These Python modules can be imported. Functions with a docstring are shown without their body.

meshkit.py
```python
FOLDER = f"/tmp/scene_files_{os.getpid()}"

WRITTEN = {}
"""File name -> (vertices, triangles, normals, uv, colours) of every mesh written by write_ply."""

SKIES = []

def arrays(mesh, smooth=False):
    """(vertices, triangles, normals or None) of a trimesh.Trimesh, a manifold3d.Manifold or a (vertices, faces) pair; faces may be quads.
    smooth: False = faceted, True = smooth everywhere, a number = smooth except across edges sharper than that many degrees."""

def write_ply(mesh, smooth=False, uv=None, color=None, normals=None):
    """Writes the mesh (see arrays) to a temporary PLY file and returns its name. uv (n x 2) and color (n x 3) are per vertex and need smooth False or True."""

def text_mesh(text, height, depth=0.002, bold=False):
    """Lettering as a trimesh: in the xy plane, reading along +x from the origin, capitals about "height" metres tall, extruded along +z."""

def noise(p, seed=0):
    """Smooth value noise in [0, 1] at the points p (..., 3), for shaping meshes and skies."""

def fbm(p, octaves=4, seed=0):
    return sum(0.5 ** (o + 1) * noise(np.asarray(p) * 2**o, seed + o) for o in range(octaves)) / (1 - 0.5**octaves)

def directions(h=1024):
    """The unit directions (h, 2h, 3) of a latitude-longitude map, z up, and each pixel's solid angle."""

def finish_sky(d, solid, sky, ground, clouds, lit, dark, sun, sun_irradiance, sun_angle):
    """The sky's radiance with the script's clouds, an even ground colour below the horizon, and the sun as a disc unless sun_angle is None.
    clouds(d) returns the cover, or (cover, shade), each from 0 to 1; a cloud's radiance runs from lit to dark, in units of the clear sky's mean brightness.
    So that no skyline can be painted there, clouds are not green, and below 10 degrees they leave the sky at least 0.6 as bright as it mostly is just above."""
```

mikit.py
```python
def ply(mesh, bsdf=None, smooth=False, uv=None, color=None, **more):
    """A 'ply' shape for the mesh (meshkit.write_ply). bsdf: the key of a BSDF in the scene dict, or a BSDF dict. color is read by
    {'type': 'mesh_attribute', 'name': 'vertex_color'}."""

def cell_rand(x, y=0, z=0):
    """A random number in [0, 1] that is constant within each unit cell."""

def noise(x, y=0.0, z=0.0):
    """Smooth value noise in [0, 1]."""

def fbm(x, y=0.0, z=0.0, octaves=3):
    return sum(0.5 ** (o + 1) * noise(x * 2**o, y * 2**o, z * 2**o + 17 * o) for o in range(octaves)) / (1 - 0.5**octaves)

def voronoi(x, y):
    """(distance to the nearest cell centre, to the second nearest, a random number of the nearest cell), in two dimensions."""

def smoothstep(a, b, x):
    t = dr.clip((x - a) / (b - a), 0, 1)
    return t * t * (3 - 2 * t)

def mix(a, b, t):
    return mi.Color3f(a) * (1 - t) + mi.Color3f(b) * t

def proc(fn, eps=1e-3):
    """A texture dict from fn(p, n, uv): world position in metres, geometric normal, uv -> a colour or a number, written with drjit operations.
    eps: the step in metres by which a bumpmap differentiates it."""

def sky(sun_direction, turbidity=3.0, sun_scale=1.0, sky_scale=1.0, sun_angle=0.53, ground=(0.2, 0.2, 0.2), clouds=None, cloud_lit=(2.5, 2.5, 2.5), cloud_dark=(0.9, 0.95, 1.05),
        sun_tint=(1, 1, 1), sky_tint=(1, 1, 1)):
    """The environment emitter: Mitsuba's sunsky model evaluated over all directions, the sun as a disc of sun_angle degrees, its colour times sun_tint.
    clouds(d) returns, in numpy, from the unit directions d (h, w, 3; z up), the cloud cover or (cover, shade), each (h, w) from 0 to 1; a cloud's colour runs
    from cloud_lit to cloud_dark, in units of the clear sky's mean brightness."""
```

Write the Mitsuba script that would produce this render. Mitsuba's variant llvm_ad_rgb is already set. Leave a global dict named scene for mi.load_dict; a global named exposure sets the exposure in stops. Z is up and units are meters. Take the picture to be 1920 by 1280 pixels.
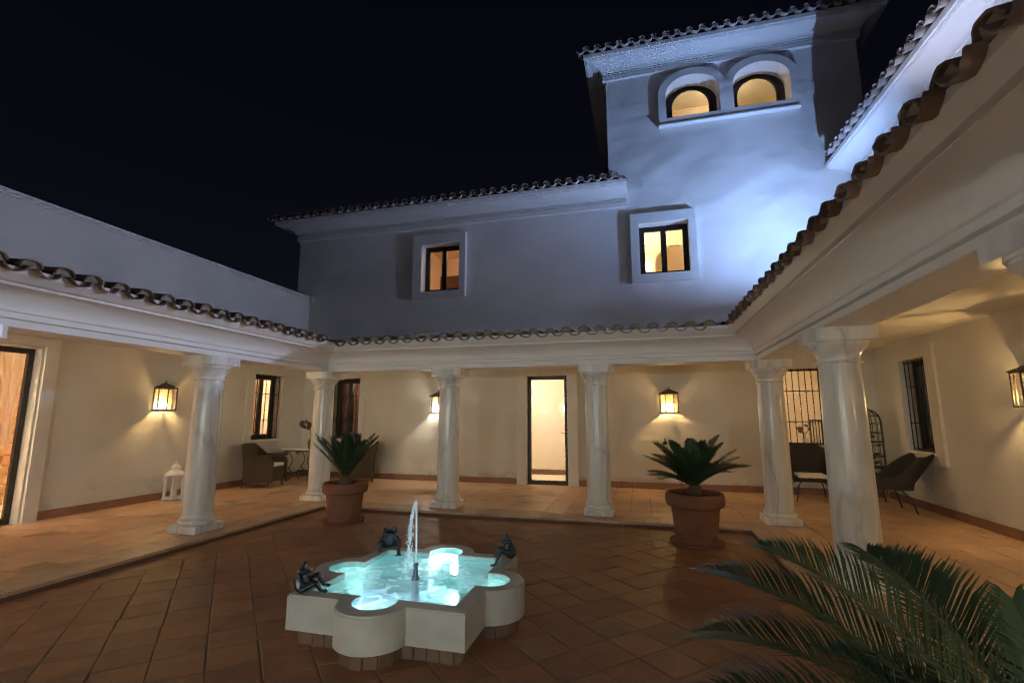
import math, random
import numpy as np, trimesh, manifold3d as m3, shapely
import shapely.geometry as sg
import drjit as dr
import mitsuba as mi
import mikit, meshkit
from mikit import proc, noise, fbm, smoothstep, mix, voronoi

T = mi.ScalarTransform4f
PI = math.pi
rng = random.Random(7)
scene, labels = {}, {}

# ------------------------------------------------------------------ camera, sky, exposure
EYE = (0.0, 0.0, 1.4299)
YAW, PITCH = 0.2628, 0.1547
FWD = (-math.sin(YAW) * math.cos(PITCH), math.cos(YAW) * math.cos(PITCH), math.sin(PITCH))
scene['camera'] = {'type': 'perspective', 'fov': 2 * math.degrees(math.atan(960 / 902.37)), 'fov_axis': 'x', 'near_clip': 0.05, 'far_clip': 400.0,
                   'to_world': T().look_at(origin=EYE, target=[e + f for e, f in zip(EYE, FWD)], up=[0, 0, 1])}
scene['sky'] = {**mikit.sky((0.0, -0.3, 1.0), turbidity=3, sun_scale=0.0, sky_scale=0.009, sky_tint=(1.35, 0.82, 0.85), ground=(0.1, 0.1, 0.1)), 'sampling_weight': 0.4}
exposure = 2.45

# ------------------------------------------------------------------ materials
def rgb(*c): return {'type': 'rgb', 'value': list(c)}
def two(d): return {'type': 'twosided', 'bsdf': d}
def ref(k): return {'type': 'ref', 'id': k}
def princ(base, rough=0.6, **kw): return {'type': 'principled', 'base_color': base if isinstance(base, dict) else rgb(*base), 'roughness': rough, **kw}
def bump(d, fn, scale=1.0, eps=1e-3): return {'type': 'bumpmap', 'arbitrary': proc(fn, eps), 'scale': scale, 'bsdf': d}

def plaster_color(p, n, uv):
    f = fbm(p.x * 1.3 + 3, p.y * 1.3, p.z * 1.3, 3)
    white = mix((0.68, 0.665, 0.63), (0.76, 0.745, 0.715), smoothstep(0.25, 0.75, f))
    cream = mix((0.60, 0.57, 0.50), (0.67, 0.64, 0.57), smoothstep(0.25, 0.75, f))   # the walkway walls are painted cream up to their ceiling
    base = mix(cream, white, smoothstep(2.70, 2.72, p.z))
    scuff = smoothstep(0.52, 0.75, fbm(p.x * 3.1, p.y * 3.1, p.z * 5, 4)) * (1 - smoothstep(0.1, 0.75, p.z)) * .22 + smoothstep(0.6, 0.8, fbm(p.x * .8, p.y * .8, p.z * .35 + 7, 3)) * .10
    return base * (1 - scuff)
def plaster_relief(p, n, uv):
    return 0.010 * fbm(p.x * 2.1 + p.z * 0.7, p.y * 2.1, p.z * 4.2 + p.x * .9, 3) + 0.0012 * noise(p.x * 22, p.y * 22, p.z * 22)
def rough_relief(p, n, uv):
    w = noise(p.x * .7 + 9, p.y * .7, p.z * .7)
    a = fbm(p.x * 1.0 + p.z * .5 + 2 * w, p.y * 1.1, p.z * 1.5 - p.x * .4 + w, 3)
    return 0.085 * a + 0.012 * fbm(p.x * 4 + p.z * 2, p.y * 4, p.z * 6, 2) * (0.3 + w)
def marble_color(p, n, uv):
    w = fbm(p.x * 4, p.y * 4, p.z * 1.2, 4)
    st = fbm(p.x * 13 + w, p.y * 13 + w, p.z * .7, 3)
    v = dr.abs(noise(p.x * 6 + 1.2 * w, p.y * 6 + 1.2 * w, p.z * 1.0 + w) - 0.5)
    c = mix((0.66, 0.65, 0.61), (0.77, 0.76, 0.71), smoothstep(0.32, 0.62, st))
    return mix(mi.Color3f(0.48, 0.48, 0.46), c, smoothstep(0.0, 0.07, v) * 0.6 + 0.4)
def tile_color(a, b, k):
    def fn(p, n, uv):
        f = fbm(p.x * 7 + k * 3.1, p.y * 7, p.z * 7, 3)
        s = smoothstep(0.62, 0.8, fbm(p.x * 2.3 + k, p.y * 2.3, 4.0 + p.z, 3))
        return mix(mix(a, b, f), (0.10, 0.07, 0.055), s * 0.35)
    return fn
def grain_relief(p, n, uv):
    return 0.0016 * fbm(p.x * 26, p.y * 26, p.z * 26, 2) + 0.0025 * noise(p.x * 5, p.y * 5, p.z * 5)
def lichen(a, k):
    def fn(p, n, uv):
        f = fbm(p.x * 9 + k, p.y * 9, p.z * 9, 3)
        return mix(mix((a[0] * .55, a[1] * .55, a[2] * .6), a, smoothstep(0.3, 0.65, f)), (0.45, 0.43, 0.38), smoothstep(0.62, 0.75, fbm(p.x * 17, p.y * 17 + k, p.z * 17, 2)) * .6)
    return fn
def wicker(p, n, uv):
    u, v = (p.x + p.y * .8) * 70, p.z * 62
    return dr.select((mi.Int32(dr.floor(u)) + mi.Int32(dr.floor(v))) % 2 == 0, dr.abs(dr.sin(u * PI)), dr.abs(dr.sin(v * PI)) * .8)
def wicker_color(p, n, uv): return mix((0.030, 0.022, 0.016), (0.10, 0.075, 0.052), wicker(p, n, uv))
def leaf_color(p, n, uv): return mix((0.011, 0.031, 0.014), (0.028, 0.058, 0.022), fbm(p.x * 6, p.y * 6, p.z * 6, 2))
def curtain_color(p, n, uv): return mix((0.62, 0.42, 0.34), (0.80, 0.62, 0.50), noise(p.x * 14, p.y * 14, 1.0))
def foam(p, n, uv):
    w = fbm(p.x * 7, p.y * 7, 2.0, 3)
    f = fbm(p.x * 16 + 3 * w, p.y * 22 + 3 * w, 5.0, 4)
    d = dr.sqrt(dr.square(p.x + 1.645) + dr.square(p.y - 3.42))
    near = 1 - smoothstep(0.10, 0.62, d)
    return 0.20 + 0.62 * smoothstep(0.46, 0.66, f) * (0.22 + 0.78 * near) + 0.2 * (1 - smoothstep(0.02, 0.12, d))
def stone_color(p, n, uv): return mix((0.66, 0.62, 0.54), (0.75, 0.72, 0.65), fbm(p.x * 5, p.y * 5, p.z * 5, 3))

B = {
    'plaster': two(bump(princ(proc(plaster_color), 0.85, specular=0.25), plaster_relief)),
    'rough_plaster': two(bump(princ(proc(plaster_color), 0.85, specular=0.25), rough_relief)),
    'trim': two(princ((0.74, 0.73, 0.705), 0.6, specular=0.35)),
    'stone': two(princ(proc(stone_color), 0.6, specular=0.4)),
    'marble': two(princ(proc(marble_color), 0.22, specular=0.5)),
    'dark_wood': two(princ((0.018, 0.012, 0.009), 0.4)),
    'iron': two(princ((0.016, 0.014, 0.013), 0.45, specular=0.5)),
    'brass': two(princ((0.34, 0.26, 0.15), 0.5)),
    'lamp_iron': two(princ((0.05, 0.035, 0.02), 0.5)),
    'bronze': two(princ((0.012, 0.020, 0.028), 0.24, specular=0.8, metallic=0.25)),
    'nozzle': two(princ((0.03, 0.04, 0.06), 0.3)),
    'wicker': two(bump(princ(proc(wicker_color), 0.6), lambda p, n, uv: 0.004 * wicker(p, n, uv))),
    'dark_shell': two(bump(princ((0.020, 0.017, 0.015), 0.55), lambda p, n, uv: 0.003 * wicker(p, n, uv))),
    'cushion': two(princ((0.78, 0.74, 0.68), 0.8)),
    'white_paint': two(princ((0.74, 0.72, 0.68), 0.45)),
    'clay': two(bump(princ(proc(tile_color((0.15, 0.062, 0.034), (0.215, 0.092, 0.052), 5)), 0.8), grain_relief)),
    'soil': two(princ((0.03, 0.02, 0.014), 0.95)),
    'leaf': two(princ(proc(leaf_color), 0.42, specular=0.5)),
    'trunk': two(princ((0.07, 0.05, 0.03), 0.9)),
    'grout': two(princ((0.15, 0.095, 0.068), 0.9)),
    'tile_mortar': two(princ((0.27, 0.225, 0.185), 0.95)),
    'foot_tile': two(princ(proc(tile_color((0.10, 0.055, 0.036), (0.17, 0.10, 0.066), 4)), 0.6)),  # brown tile, darkened for the shade under the basin wall
    'step_stone': two(bump(princ(proc(tile_color((0.36, 0.23, 0.145), (0.48, 0.325, 0.22), 9)), 0.5), grain_relief)),
    'shaded_riser': two(princ((0.12, 0.06, 0.04), 0.7)),  # riser colour darkened for the shade under the step edge
    'skirting': two(princ(proc(tile_color((0.22, 0.105, 0.062), (0.31, 0.16, 0.10), 2)), 0.5)),
    'glass': {'type': 'thindielectric', 'int_ior': 1.5},
    'interior': two({'type': 'diffuse', 'reflectance': rgb(0.80, 0.73, 0.62)}),
    'interior_yellow': two({'type': 'diffuse', 'reflectance': rgb(0.80, 0.74, 0.57)}),
    'interior_orange': two({'type': 'diffuse', 'reflectance': rgb(0.76, 0.62, 0.47)}),
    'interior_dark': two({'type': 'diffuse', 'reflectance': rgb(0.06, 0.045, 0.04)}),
    'furniture_wood': two(princ((0.16, 0.075, 0.035), 0.5)),
    'curtain': {'type': 'principledthin', 'base_color': proc(curtain_color), 'roughness': 0.8, 'diff_trans': 1.1},
    'sheer': {'type': 'blendbsdf', 'weight': 0.68, 'bsdf_0': {'type': 'null'}, 'bsdf_1': {'type': 'principledthin', 'base_color': rgb(.8, .74, .66), 'roughness': 0.8, 'diff_trans': 1.1}},
    'brick': two(princ(proc(tile_color((0.50, 0.29, 0.15), (0.62, 0.40, 0.23), 3)), 0.7)),
    'mortar': two(princ((0.80, 0.72, 0.58), 0.9)),
    'basin': two(princ((0.36, 0.62, 0.58), 0.5)),
    'basin_rim': two(princ(proc(lambda p, n, uv: mix((0.36, 0.355, 0.315), (0.50, 0.49, 0.44), fbm(p.x * 6, p.y * 6, p.z * 6, 3))), 0.5)),
    'water': {'type': 'blendbsdf', 'weight': proc(foam), 'bsdf_0': {'type': 'thindielectric', 'int_ior': 1.33}, 'bsdf_1': {'type': 'principledthin', 'base_color': rgb(0.80, 0.93, 0.94), 'roughness': 0.25, 'diff_trans': 1.25, 'eta': 1.33}},
    'jet': two(princ((0.85, 0.90, 0.95), 0.15, specular=0.8)),
    'petal': two(princ((0.10, 0.05, 0.04), 0.6)),
    'plastic': two(princ((0.70, 0.68, 0.62), 0.4)),
    'grey_metal': two(princ((0.20, 0.20, 0.21), 0.5)),
}
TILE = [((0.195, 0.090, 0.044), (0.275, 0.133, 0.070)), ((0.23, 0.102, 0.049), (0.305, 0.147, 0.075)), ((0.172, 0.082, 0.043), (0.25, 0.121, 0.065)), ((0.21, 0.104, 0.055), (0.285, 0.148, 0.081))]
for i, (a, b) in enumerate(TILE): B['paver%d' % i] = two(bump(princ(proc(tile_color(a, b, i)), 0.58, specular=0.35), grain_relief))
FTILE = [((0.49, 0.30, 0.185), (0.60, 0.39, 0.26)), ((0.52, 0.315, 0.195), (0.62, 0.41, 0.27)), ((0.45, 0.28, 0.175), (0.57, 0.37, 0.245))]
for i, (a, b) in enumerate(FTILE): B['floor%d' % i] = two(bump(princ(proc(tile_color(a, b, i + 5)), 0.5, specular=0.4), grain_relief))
RTILE = [(0.23, 0.165, 0.125), (0.30, 0.235, 0.19), (0.18, 0.125, 0.095)]
PTILE = [(0.48, 0.41, 0.37), (0.55, 0.49, 0.45), (0.40, 0.33, 0.29)]
for i, a in enumerate(PTILE): B['paletile%d' % i] = two(bump(princ(proc(lichen(a, i)), 0.85), grain_relief))
for i, a in enumerate(RTILE): B['rooftile%d' % i] = two(bump(princ(proc(lichen(a, i)), 0.85), grain_relief))
for k, d in B.items(): scene['m_' + k] = d

# ------------------------------------------------------------------ helpers
def put(key, shape):
    if key in scene:
        i = 1
        while '%s_%03d' % (key, i) in scene: i += 1
        key = '%s_%03d' % (key, i)
    scene[key] = shape
    return key
USED = set()
def thing(name, label=None, cat=None, group=None, kind=None):
    key, i = name, 1
    while key in USED:
        key = '%s_%03d' % (name, i); i += 1
    USED.add(key)
    labels[key] = {k: v for k, v in dict(label=label, category=cat, group=group, kind=kind).items() if v}
    return key
def part(parent, name, mesh, mat, smooth=False, label=None, kind=None, **more):
    s = mesh if isinstance(mesh, dict) else mikit.ply(mesh, None, smooth)
    key = put(parent + '__' + name if name else parent, {**s, 'bsdf': ref('m_' + mat), **more})
    d = {k: v for k, v in dict(label=label, kind=kind).items() if v}
    if d: labels.setdefault(key, {}).update(d)
    return key
def cat(ms): return trimesh.util.concatenate(list(ms))
def tri(v, f): return trimesh.Trimesh(np.asarray(v, float), np.asarray(f, int), process=False)
def man(M):
    m = M.to_mesh(); return tri(m.vert_properties[:, :3], m.tri_verts)
def box(x0, x1, y0, y1, z0, z1):
    m = trimesh.creation.box((x1 - x0, y1 - y0, z1 - z0)); m.apply_translation(((x0 + x1) / 2, (y0 + y1) / 2, (z0 + z1) / 2)); return m
def cbox(x0, x1, y0, y1, z0, z1, c=0.008):
    pts = []
    for x, sx in ((x0, 1), (x1, -1)):
        for y, sy in ((y0, 1), (y1, -1)):
            for z, sz in ((z0, 1), (z1, -1)):
                pts += [(x, y + sy * c, z + sz * c), (x + sx * c, y, z + sz * c), (x + sx * c, y + sy * c, z)]
    return man(m3.Manifold.hull_points(np.array(pts)))
def tube(pts, r, n=8, caps=True):
    P = np.asarray(pts, float); R = np.broadcast_to(np.asarray(r, float), len(P))
    t = np.gradient(P, axis=0); t /= np.linalg.norm(t, axis=1, keepdims=True) + 1e-12
    a = np.array([0, 0, 1.0]) if abs(t[0][2]) < 0.9 else np.array([1.0, 0, 0])
    V = []
    for p, d, rr in zip(P, t, R):
        u = np.cross(a, d)
        if np.linalg.norm(u) < 1e-6: u = np.cross([0.3, 1, 0.2], d)
        u /= np.linalg.norm(u); w = np.cross(d, u); a = np.cross(d, u) if False else a
        ang = np.arange(n) * 2 * PI / n
        V.append(p + rr * (np.cos(ang)[:, None] * u + np.sin(ang)[:, None] * w))
    V = np.vstack(V); F = []
    for i in range(len(P) - 1):
        for j in range(n):
            k = (j + 1) % n; F += [[i * n + j, i * n + k, i * n + n + k], [i * n + j, i * n + n + k, i * n + n + j]]
    if caps:
        for base, flip in ((0, 1), ((len(P) - 1) * n, 0)):
            for j in range(1, n - 1): F.append([base, base + j + 1, base + j] if flip else [base, base + j, base + j + 1])
    return tri(V, F)
def lathe(prof, n=32, c=(0, 0, 0), square=None):
    ang = np.arange(n) * 2 * PI / n
    V = np.vstack([np.c_[r * np.cos(ang), r * np.sin(ang), np.full(n, z)] for r, z in prof]) + np.array(c); F = []
    for i in range(len(prof) - 1):
        for j in range(n):
            k = (j + 1) % n; F += [[i * n + j, i * n + k, i * n + n + k], [i * n + j, i * n + n + k, i * n + n + j]]
    return tri(V, F)
def extrude(poly, z0, z1):
    m = trimesh.creation.extrude_polygon(poly, z1 - z0, engine='earcut'); m.apply_translation((0, 0, z0)); return m
def wall_y(poly, y0, y1):          # polygon in (x, z)
    m = extrude(poly, 0, 1); v = m.vertices
    return tri(np.c_[v[:, 0], y0 + v[:, 2] * (y1 - y0), v[:, 1]], m.faces[:, ::-1] if y1 > y0 else m.faces)
def wall_x(poly, x0, x1):          # polygon in (y, z)
    m = extrude(poly, 0, 1); v = m.vertices
    return tri(np.c_[x0 + v[:, 2] * (x1 - x0), v[:, 0], v[:, 1]], m.faces if x1 > x0 else m.faces[:, ::-1])
def sweep(p0, p1, n, prof, a=0.0, b=0.0, closed=True):
    """A profile of (offset along n, z) from p0 to p1 (plan points); a, b: how far the ends shift along the run per metre of offset (mitres)."""
    p0, p1, n = np.array(p0, float), np.array(p1, float), np.array(n, float)
    Lr = np.linalg.norm(p1 - p0); t = (p1 - p0) / Lr; N = len(prof); K = max(1, int(Lr / .45))
    V, F = [], []
    for k in range(K + 1):
        f = k / K
        V += [[*(p0 + (p1 - p0) * f + n * o + t * (a * (1 - f) + b * f) * o), z] for o, z in prof]
    for k in range(K):
        for i in range(N if closed else N - 1):
            j = (i + 1) % N; F += [[k * N + i, k * N + j, (k + 1) * N + j], [k * N + i, (k + 1) * N + j, (k + 1) * N + i]]
    if closed:
        T2 = trimesh.creation.triangulate_polygon(sg.Polygon(prof), engine='earcut')
        pv = np.array(T2[0]); idx = [int(np.argmin([(o - q[0])**2 + (z - q[1])**2 for o, z in prof])) for q in pv]
        for f in T2[1]:
            F.append([idx[k] for k in f]); F.append([K * N + idx[k] for k in f[::-1]])
    m = tri(V, F); m.fix_normals(); return m
def slab_piece(poly, z0, z1, bev=0.004, tilt=(0, 0)):
    """A paving piece with a bevelled top edge from a convex polygon."""
    c = np.array(poly.exterior.coords)[:-1]
    if not poly.exterior.is_ccw: c = c[::-1]
    ins = poly.buffer(-bev, join_style=2)
    cc = c.mean(0); d = np.linalg.norm(c - cc, axis=1, keepdims=True)
    t = c + (cc - c) / np.maximum(d, 1e-6) * bev * 1.3
    n = len(c); h = lambda q: q @ np.array(tilt)
    V = np.vstack([np.c_[c, np.full(n, z0)], np.c_[c, z1 - bev * .6 + h(c - cc)], np.c_[t, z1 + h(t - cc)]])
    F = []
    for k in range(2):
        for i in range(n):
            j = (i + 1) % n; F += [[k * n + i, k * n + j, k * n + n + j], [k * n + i, k * n + n + j, k * n + n + i]]
    F += [[2 * n, 2 * n + i, 2 * n + i + 1] for i in range(1, n - 1)]
    return tri(V, F)
R_ = np.array([[math.cos(YAW), math.sin(YAW), 0], np.cross([math.cos(YAW), math.sin(YAW), 0], FWD), FWD])
def seen_size(p):                    # rough share of the picture that a piece at p takes: only used to pick which 300 pieces become parts
    d = R_ @ (np.array(p) - EYE)
    if d[2] < 0.3 or abs(d[0] / d[2]) > 1.12 or abs(d[1] / d[2]) > 0.76: return 0.0
    return d[2] ** -3
def paving(parent, name, pieces, mats, stuff, limit=300):
    pieces = sorted(pieces, key=lambda q: -q[1]); rest = {}
    for i, (m, s) in enumerate(pieces):
        if i < limit and s > 0: part(parent, name, m, mats[rng.randrange(len(mats))])
        else: rest.setdefault(0, []).append(m)
    if rest: part(parent, stuff, cat(rest[0]), mats[0], kind='stuff')
def bulb(parent, name, c, r, rad, weight=1.0):
    key = put(parent + '__' + name, {**mikit.ply(trimesh.creation.icosphere(2, r).apply_translation(c), None, True), 'bsdf': ref('m_plastic'),
                                      'emitter': {'type': 'area', 'radiance': rgb(*rad), 'sampling_weight': float(weight)}})
    return key

# ------------------------------------------------------------------ plan of the place
XL, XR, YB = -7.834, 4.015, 9.90          # portico walls: left, right, back
CL, CR, CB = -5.315, 1.68, 7.24           # column lines
SL, SR, SB = -4.883, 1.244, 6.80          # edge of the step down into the courtyard
ZP = 0.065                                # portico floor
Y0 = -6.0                                 # where the side wings end, behind the camera
ZB, ZC, ZE = 2.18, 2.62, 2.56             # beam underside, portico ceiling, eave
YP = -0.42                                # where the side walkways end at the unseen front wing
OV = 0.60                                 # eave tip in front of the column line

# ------------------------------------------------------------------ ground, portico floor, courtyard
thing('ground', 'dark ground around the house and under the courtyard', 'ground', kind='structure')
part('ground', '', box(-60, 60, -60, 60, -0.4, -0.06), 'soil')
thing('courtyard', 'terracotta paving of the sunken courtyard laid in diagonal squares', 'paving', kind='structure')
part('courtyard', '', box(SL - .05, SR + .05, Y0, SB + .05, -0.058, -0.0045), 'grout')
FC = np.array([-1.648, 3.43]); FA = 0.608
def star(a, r, off):
    s = sg.box(FC[0] - a, FC[1] - a, FC[0] + a, FC[1] + a)
    for dx, dy in ((1, 0), (-1, 0), (0, 1), (0, -1)):
        s = s.union(sg.Point(FC[0] + dx * off, FC[1] + dy * off).buffer(r, 24))
    return s
under = star(FA - .1, .18, FA - .03)
inner = sg.box(SL + .30, YP, SR - .30, SB - .30)
pieces, s = [], 0.2815
u1, u2 = np.array([1, 1]) / math.sqrt(2), np.array([-1, 1]) / math.sqrt(2)
oc = np.array([-2.87, 2.84])
for i in range(-34, 34):
    for j in range(-34, 34):
        c = oc + u1 * (i + .5) * s + u2 * (j + .5) * s + np.array([rng.uniform(-.003, .003), rng.uniform(-.003, .003)])
        if not inner.buffer(.2).contains(sg.Point(c)): continue
        g1, g2 = s / 2 - rng.uniform(.0025, .006), s / 2 - rng.uniform(.0025, .006)
        a = rng.gauss(0, .006); v1 = u1 * math.cos(a) + u2 * math.sin(a); v2 = u2 * math.cos(a) - u1 * math.sin(a)
        q = sg.Polygon([c - v1 * g1 - v2 * g2, c + v1 * g1 - v2 * g2, c + v1 * g1 + v2 * g2, c - v1 * g1 + v2 * g2]).intersection(inner)
        if q.is_empty or q.area < 4e-4 or q.geom_type != 'Polygon' or under.contains(q): continue
        pieces.append((slab_piece(q, -.03, rng.gauss(0, .0012), .005, (rng.gauss(0, .006), rng.gauss(0, .006))), seen_size((*c, 0)) * q.area))
def strip(x0, x1, y0, y1, step, z, along, gap=.003, out=None, sd=.0008):
    n = max(1, round(((x1 - x0) if along == 'x' else (y1 - y0)) / step))
    for k in range(n):
        a, b = k / n, (k + 1) / n
        q = sg.box(x0 + (x1 - x0) * a + gap, y0 + gap, x0 + (x1 - x0) * b - gap, y1 - gap) if along == 'x' else sg.box(x0 + gap, y0 + (y1 - y0) * a + gap, x1 - gap, y0 + (y1 - y0) * b - gap)
        c = q.centroid
        out.append((slab_piece(q, z - .03, z + rng.gauss(0, sd), .004, (rng.gauss(0, .002), rng.gauss(0, .002))), seen_size((c.x, c.y, z)) * q.area))
strip(SL + .004, SL + .30, YP, SB - .30, .30, 0, 'y', out=pieces)
strip(SR - .30, SR - .004, YP, SB - .30, .30, 0, 'y', out=pieces)
strip(SL + .004, SR - .004, SB - .30, SB - .004, .30, 0, 'x', out=pieces)
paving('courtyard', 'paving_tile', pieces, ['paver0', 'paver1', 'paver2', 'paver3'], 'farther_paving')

thing('portico_floor', 'terracotta tiled walkway floor one step above the courtyard', 'floor', kind='structure')
U = sg.box(XL - .2, Y0, XR + .2, YB + .2).difference(sg.box(SL - .012, Y0 - 1, SR + .012, SB + .012))
part('portico_floor', '', extrude(U, -0.055, ZP - .008), 'grout')
part('portico_floor', 'riser', cat([box(SL - .012, SL, YP, SB, -.006, ZP - .012), box(SR, SR + .012, YP, SB, -.006, ZP - .012), box(SL - .012, SR + .012, SB, SB + .012, -.006, ZP - .012)]), 'shaded_riser')
pieces = []
for w0, w1 in ((-.012, .2), (.2, .4)):
    strip(SL - w1, SL - w0, YP, SB + w0, .30, ZP, 'y', out=pieces)
    strip(SR + w0, SR + w1, YP, SB + w0, .30, ZP, 'y', out=pieces)
    strip(SL - w1, SR + w1, SB + w0, SB + w1, .30, ZP, 'x', out=pieces)
paving('portico_floor', 'edge_tile', pieces, ['step_stone'], 'farther_edge_tiles', 150)
pieces = []
f0, st = .4, .3
for x0, x1, y0, y1 in ((XL, SL - f0, YP, SB + f0), (SR + f0, XR, YP, SB + f0), (XL, XR, SB + f0, YB)):
    nx, ny = round((x1 - x0) / st), round((y1 - y0) / st)
    for i in range(nx):
        for j in range(ny):
            a, b, c, d = x0 + (x1 - x0) * i / nx, x0 + (x1 - x0) * (i + 1) / nx, y0 + (y1 - y0) * j / ny, y0 + (y1 - y0) * (j + 1) / ny
            q = sg.box(a + .003, c + .003, b - .003, d - .003)
            pieces.append((slab_piece(q, ZP - .03, ZP + rng.gauss(0, .0006), .003, (rng.gauss(0, .0025), rng.gauss(0, .0025))), seen_size(((a + b) / 2, (c + d) / 2, ZP)) * q.area))
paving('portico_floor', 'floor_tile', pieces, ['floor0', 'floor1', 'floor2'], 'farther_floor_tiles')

# ------------------------------------------------------------------ buildings: walls with openings
BW = thing('house_wing', 'two-storey white rendered house wing with two lit upper windows and a glass door', 'house')
TW = thing('tower', 'tall white tower with twin arched lit windows and blue floodlit front', 'tower')
LW = thing('house_wing', 'low flat-topped white wing with a tall lit doorway, its top lit pale blue', 'house')
RW = thing('house_wing', 'upper storey wing beside the tower with bright white cornice and dark barred window', 'house')
def R4(a, b, c, d): return sg.box(a, c, b, d)
DOOR = (-2.35, -1.49, 0, 2.275)
WBL = (-7.02, -6.30, .93, 2.31)
WBR = (2.46, 3.22, .92, 2.31)
W1 = (-4.80, -3.87, 4.24, 5.36)
W2 = (.07, 1.04, 4.28, 5.36)
def arch(x0, x1, z0, zs):        # round-headed: flattened arch
    a = np.linspace(0, PI, 25); cx, r = (x0 + x1) / 2, (x1 - x0) / 2
    return sg.Polygon([(x0, z0), (x1, z0)] + [(cx + r * math.cos(t), zs + .42 * math.sin(t) ** .9) for t in a])
A1, A2 = arch(.73, 1.79, 7.62, 8.12), arch(2.05, 3.10, 7.63, 8.14)
XT = -.507
p = R4(-8.22, XT, 0, 5.95)
for w in (DOOR, WBL, W1): p = p.difference(R4(*w))
for q in ((W2[0], XT, W2[2], W2[3]),): pass
part(BW, 'wall', wall_y(p, YB, YB + .32), 'plaster')
part(BW, 'side_wall', cat([box(-8.22, -7.9, YB + .32, 17, 0, 5.95), box(-8.22, XT, 16.7, 17, 0, 5.95)]), 'plaster')
p = R4(XT, 4.33, 0, 8.95)
for w in (WBR, W2): p = p.difference(R4(*w))
p = p.difference(A1).difference(A2)
part(TW, 'wall', wall_y(p, YB, YB + .40), 'rough_plaster')
part(TW, 'side_wall', cat([box(XT, XT + .35, YB + .40, 14.6, 0, 8.95), box(4.0, 4.33, YB + .40, 14.6, 0, 8.95), box(XT + .35, 4.0, 14.3, 14.6, 0, 8.95)]), 'rough_plaster')
LD = (3.10, 4.60, 0, 2.335)
LWN = (8.34, 9.14, .95, 2.33)
p = R4(Y0, YB, 0, 4.26)
for w in (LD, LWN): p = p.difference(R4(*w))
part(LW, 'wall', wall_x(p, XL, XL - .30), 'plaster')
part(LW, 'coping', sweep((XL, Y0), (XL, YB), (1, 0), [(-.36, 4.26), (.035, 4.26), (.035, 4.285), (.06, 4.29), (.06, 4.335), (-.36, 4.335)]), 'trim')
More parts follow.
